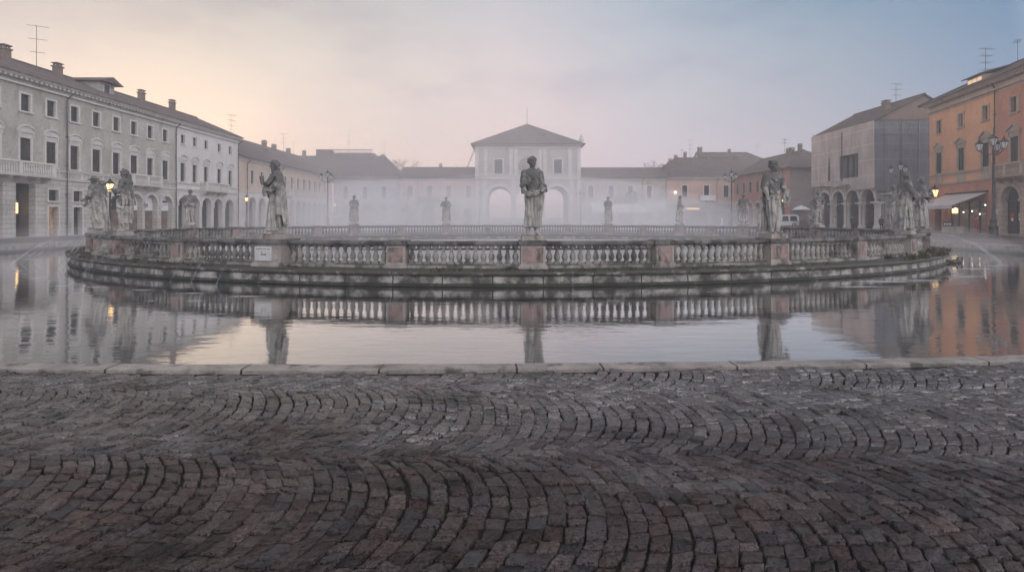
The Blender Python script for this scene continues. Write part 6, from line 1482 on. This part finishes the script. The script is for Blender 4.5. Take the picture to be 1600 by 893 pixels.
# people under the netted arcade
def person(loc, rz, label, coat, seed=1, walk=.12):
    r = thing('person', label, 'person', loc, rz); m = MB(); s = .72
    legs(m, (-.10, -walk), (.10, walk), r=.85); trunk(m, 0, 0, .9); m.loft([(.95, 0, 0, .25, .19, .02, 5, 0), (1.3, 0, 0, .24, .18, .02, 5, 0), (1.9, 0, 0, .25, .17, 0, 1, 0)], 24, 3)
    limb(m, [(-.26, 0, 1.88), (-.32, .05, 1.5), (-.27, -.12, 1.2)], [.09, .075, .05]); hand(m, (-.27, -.12, 1.2), (.05, -.2, -1), -1); limb(m, [(.26, 0, 1.88), (.32, .05, 1.5), (.27, -.10, 1.2)], [.09, .075, .05]); hand(m, (.27, -.10, 1.2), (-.05, -.2, -1), 1)
    head(m, (0, -.03, 2.2), 0, 0, 'none', seed=seed)
    me = fuse(m, .025); me.name = 'body'
    for k in ('coat', 'skin'): me.materials.append(W[coat] if k == 'coat' else W['skin'])
    me.polygons.foreach_set('material_index', [1 if p.center.z > 2.02 or (abs(p.center.x) > .2 and p.center.z < 1.2 and p.center.z > .9 and abs(p.center.x) > .255) else 0 for p in me.polygons])
    o = link('body', me, r); o.scale = (s, s, s); h = MB()
    h.ball((0, .025, 2.26), (.115, .135, .125), 12, 8); ho = h.build('hair', W['rubber'], r, True); ho.scale = (s, s, s); t_ = MB()
    t_.loft([(.85, 0, 0, .235, .19, .02, 6, 0), (1.2, 0, 0, .262, .205, .02, 6, 0), (1.25, 0, 0, .255, .2, 0, 6, 0)], 24, 2); to = t_.build('coat_skirt', W[coat], r, True); to.scale = (s, s, s); return r
person(at(1305, 70.5), .6, 'person in a pale coat walking under the netted arcade', 'coat_pale', 3); person(at(1332, 66.5), -.8, 'person in a dark coat standing under the arch by the red awning', 'coat', 4, .04); person(at(1377, 62), 2.6, 'person in a dark coat at the near end of the netted arcade', 'coat', 5); person(at(1526, 46), .3, 'person in a red coat standing by the cafe window', 'coat_red', 6, .03)
# cafe furniture on the right pavement
TM = Matrix.Translation(P1) @ Matrix.Rotation(ang, 4, 'Z')
def cafe_chair(x, y, rz, label):
    r = thing('cafe_chair', label, 'chair', tuple(TM @ Vector((x, y, 0))), ang + rz, 'cafe chairs by the orange palazzo'); b = MB(); b.box(-.21, .21, -.21, .21, .44, .47); b.build('seat', W['car_silver'], r); b = MB(); b.tube([(-.2, .2, .44), (-.2, .26, .85), (.2, .26, .85), (.2, .2, .44)], .014, 6); [b.box(-.2 + .1 * k, -.17 + .1 * k, .235, .25, .5, .85) for k in range(1, 4)]; b.build('backrest', W['car_silver'], r)
    for sx in (-1, 1):
        for sy in (-1, 1): q = MB(); q.tube([(sx * .19, sy * .19, .44), (sx * .23, sy * .23, .0)], .014, 6); q.build('leg', W['car_silver'], r)
def cafe_table(x, y, label):
    r = thing('cafe_table', label, 'table', tuple(TM @ Vector((x, y, 0)))); b = MB(); b.lathe([(.36, .71), (.37, .73), (.36, .745)], (0, 0, 0), 16); b.build('tabletop', W['white'], r); b = MB(); b.cyl((0, 0, 0), (0, 0, .71), .035, n=8); b.lathe([(.26, 0), (.22, .03), (.04, .06)], (0, 0, 0), 12); b.build('pedestal_leg', W['zinc'], r)
cafe_table(4.3, -2.0, 'small white-topped cafe table under the awning edge'); cafe_chair(3.7, -1.9, 1.4, 'metal cafe chair on the canal side of the white-topped table'); cafe_chair(5.0, -2.0, -1.5, 'metal cafe chair between the table and the long planter')
pb = thing('planter', 'long beige stone planter with a dark menu board in front of the cafe', 'planter', tuple(TM @ Vector((7.6, -1.6, 0))), ang); b = MB(); b.box(-1.3, 1.3, -.25, .25, -.02, .62); b.box(-1.35, 1.35, -.29, .29, .58, .66); b.build('trough', W['warm_trim'], pb); b = MB(); b.box(-1.25, .5, -.20, -.14, .66, 1.15); mbd = b.build('menu_board', W['ink'], pb); b = MB(); [b.box(-1.05 + .45 * k, -.75 + .45 * k, -.21, -.202, .80, 1.0) for k in range(3)]; b.build('menu_sheet', W['white'], mbd)
# two ducks on the water by the island end
for px, d, lab, rz in ((1488.5, 23.0, 'dark duck on the canal by the island end, the one nearer the wall', 1.2), (1497, 23.1, 'dark duck on the canal by the island end, the one farther from the wall', 1.5)):
    p = at(px, d, -.47); r = thing('duck', lab, 'duck', p, rz, 'ducks beside the island'); m = MB(); m.ball((0, 0, .07), (.11, .20, .09), 12, 8); m.ball((0, .17, .12), (.05, .09, .04), 8, 6); limb(m, [(0, -.14, .11), (0, -.17, .20), (0, -.18, .24)], [.05, .035, .045]); m.ball((0, -.245, .235), (.022, .05, .012), 8, 6); me = fuse(m, .012); me.materials.append(W['duck']); link('body', me, r)
# ------------------------------------------------------------------ fog, sky, sun, camera
def volbox(name, x0, x1, y0, y1, z0, z1, mat):
    b = MB(); b.box(x0, x1, y0, y1, z0, z1); o = b.build(name, mat); return tag(o, kind='stuff')
volbox('haze', -95, 95, -20, 185, -2.4, 28.5, vol_mat('morning_haze', (.97, .95, .99), HAZE, .15))
def mist(name, c, r, dens, label):
    b = MB(); n, m_ = 40, 12; vs = []; fs = []
    for j in range(m_ + 1):
        th = PI / 2 * j / m_
        for i in range(n):
            a = 2 * PI * i / n; k = 1 + .14 * noise.noise(Vector((math.cos(a) * 1.6, math.sin(a) * 1.6, c[0] * .1)))
            vs.append((c[0] + r[0] * k * math.cos(th) * math.cos(a), c[1] + r[1] * k * math.cos(th) * math.sin(a), c[2] + r[2] * math.sin(th) * (1 + .25 * noise.noise(Vector((math.cos(a), math.sin(a), th))))))
    for j in range(m_):
        for i in range(n): fs.append((j * n + i, j * n + (i + 1) % n, (j + 1) * n + (i + 1) % n, (j + 1) * n + i))
    fs.append(tuple(range(n - 1, -1, -1))); b.add(vs, fs)
    o = b.build(name, vol_mat(name, (.99, .97, 1.0), dens, .15), None, True); return tag(o, label, 'mist', kind='stuff')
mist('mist', (-3, 78, -.02), (46, 29, 7.5), MIST1, 'low bank of white mist lying across the far half of the square')
mist('mist', (-12, 96, -.03), (46, 36, 24), MIST4, 'tall thin fog filling the far end of the square')
mist('fountain_mist', (0, 40, -.3), (22, 12, 5.0), MIST2, 'thin mist hanging over the pool inside the island')
mist('spray_mist', (-24.5, 29, -.44), (5.0, 3.5, 1.7), MIST3, 'veil of spray between the brim-hatted statue and the left bank')
mist('spray_mist', (24.0, 29, -.44), (4.5, 3.0, 1.5), MIST3, 'veil of spray between the book-holding statue and the right bank')

wr = random.Random(4)
for k in range(12):
    x, y = wr.uniform(-26, 24), wr.uniform(54, 94)
    mist('mist', (x, y, -.05 - .02 * k), (wr.uniform(5, 11), wr.uniform(4, 7), wr.uniform(2.2, 6.5)), wr.uniform(.010, .030), 'drifting wisp of white mist low over the square')
SUN_AZ, SUN_EL = R(-35.0), R(5.0)                   # azimuth from the view direction, towards the left
sd = Vector((math.sin(SUN_AZ) * math.cos(SUN_EL), math.cos(SUN_AZ) * math.cos(SUN_EL), math.sin(SUN_EL)))
l = bpy.data.lights.new('sun', 'SUN'); l.energy = 1.0; l.angle = R(12); l.color = (1.0, .78, .58)
lo = link('sun', l); lo.rotation_euler = (-sd).to_track_quat('-Z', 'Y').to_euler()
w = bpy.data.worlds.new('World'); sc.world = w; w.use_nodes = True; t = w.node_tree; t.nodes.clear(); g = G(t)
sky = g.n('ShaderNodeTexSky', None, sky_type='NISHITA'); sky.sun_disc = False; sky.sun_elevation = SUN_EL; sky.sun_rotation = SUN_AZ; sky.air_density = 1.2; sky.dust_density = 3.0; sky.altitude = 10
D = g.n('ShaderNodeTexCoord').outputs['Generated']
sp = g.n('ShaderNodeSeparateXYZ', {0: D})
hx = g.n('ShaderNodeVectorMath', {0: g.scale(D, (1, 1, 0))}, operation='NORMALIZE').outputs[0]
dt = g.n('ShaderNodeVectorMath', {0: hx, 1: (math.sin(SUN_AZ), math.cos(SUN_AZ), 0)}, operation='DOT_PRODUCT').outputs['Value']
thin = g.noise(g.scale(D, (1.6, 1.6, 4.5)), 1.7, 5, .55)        # thin high cloud veils
def ramp(v, stops):
    r = g.n('ShaderNodeValToRGB', {0: v}); e = r.color_ramp.elements
    while len(e) < len(stops): e.new(.5)
    for x, (p, c) in zip(e, stops): x.position = p; x.color = (*c, 1)
    return r.outputs[0]
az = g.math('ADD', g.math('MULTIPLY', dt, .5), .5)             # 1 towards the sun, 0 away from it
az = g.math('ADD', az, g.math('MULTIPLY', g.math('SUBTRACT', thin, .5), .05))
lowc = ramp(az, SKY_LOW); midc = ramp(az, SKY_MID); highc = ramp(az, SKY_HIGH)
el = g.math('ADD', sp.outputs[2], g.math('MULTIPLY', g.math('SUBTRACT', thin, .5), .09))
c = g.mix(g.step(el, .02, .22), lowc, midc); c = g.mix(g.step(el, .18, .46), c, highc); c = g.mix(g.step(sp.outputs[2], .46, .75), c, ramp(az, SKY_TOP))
soft = g.noise(g.scale(D, (1.1, 1.3, 3.2)), 2.1, 6, .6)
veil = g.math('MULTIPLY', g.step(soft, .44, .66), g.step(sp.outputs[2], .10, .30))
c = g.mix(g.math('MULTIPLY', veil, .62), c, g.mix(1.0, c, (.74, .75, .85), 'MULTIPLY'))
rosy = g.math('MULTIPLY', g.step(g.noise(g.scale(D, (1.3, 1.3, 4.0)), 1.3, 4, .5), .46, .60), g.step(sp.outputs[2], .30, .08))
c = g.mix(g.math('MULTIPLY', rosy, .5), c, g.mix(1.0, c, (1.04, .93, .94), 'MULTIPLY'))
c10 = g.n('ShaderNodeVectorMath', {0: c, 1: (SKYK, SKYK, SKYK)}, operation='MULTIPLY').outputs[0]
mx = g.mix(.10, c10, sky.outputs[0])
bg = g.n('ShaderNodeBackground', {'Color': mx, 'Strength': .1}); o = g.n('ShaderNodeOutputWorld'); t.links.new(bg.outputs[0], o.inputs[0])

cam = bpy.data.cameras.new('camera'); cam.lens = 18; cam.sensor_width = 36; cam.shift_y = -(446.5 - HZ) / 1600; cam.clip_start = .05; cam.clip_end = 4000
co = link('camera', cam, None, (0, 0, EYE)); co.rotation_euler = (R(90), 0, 0); sc.camera = co
vs_ = sc.view_settings; vs_.view_transform = 'Standard'; vs_.look = 'None'; vs_.exposure = EXPO; vs_.gamma = 1; vs_.use_curve_mapping = False
sc.render.engine = 'CYCLES'; cy = sc.cycles; cy.max_bounces = 6; cy.diffuse_bounces = 3; cy.glossy_bounces = 3; cy.transmission_bounces = 4; cy.volume_bounces = 3; cy.transparent_max_bounces = 16; cy.use_denoising = True; cy.sample_clamp_indirect = 6
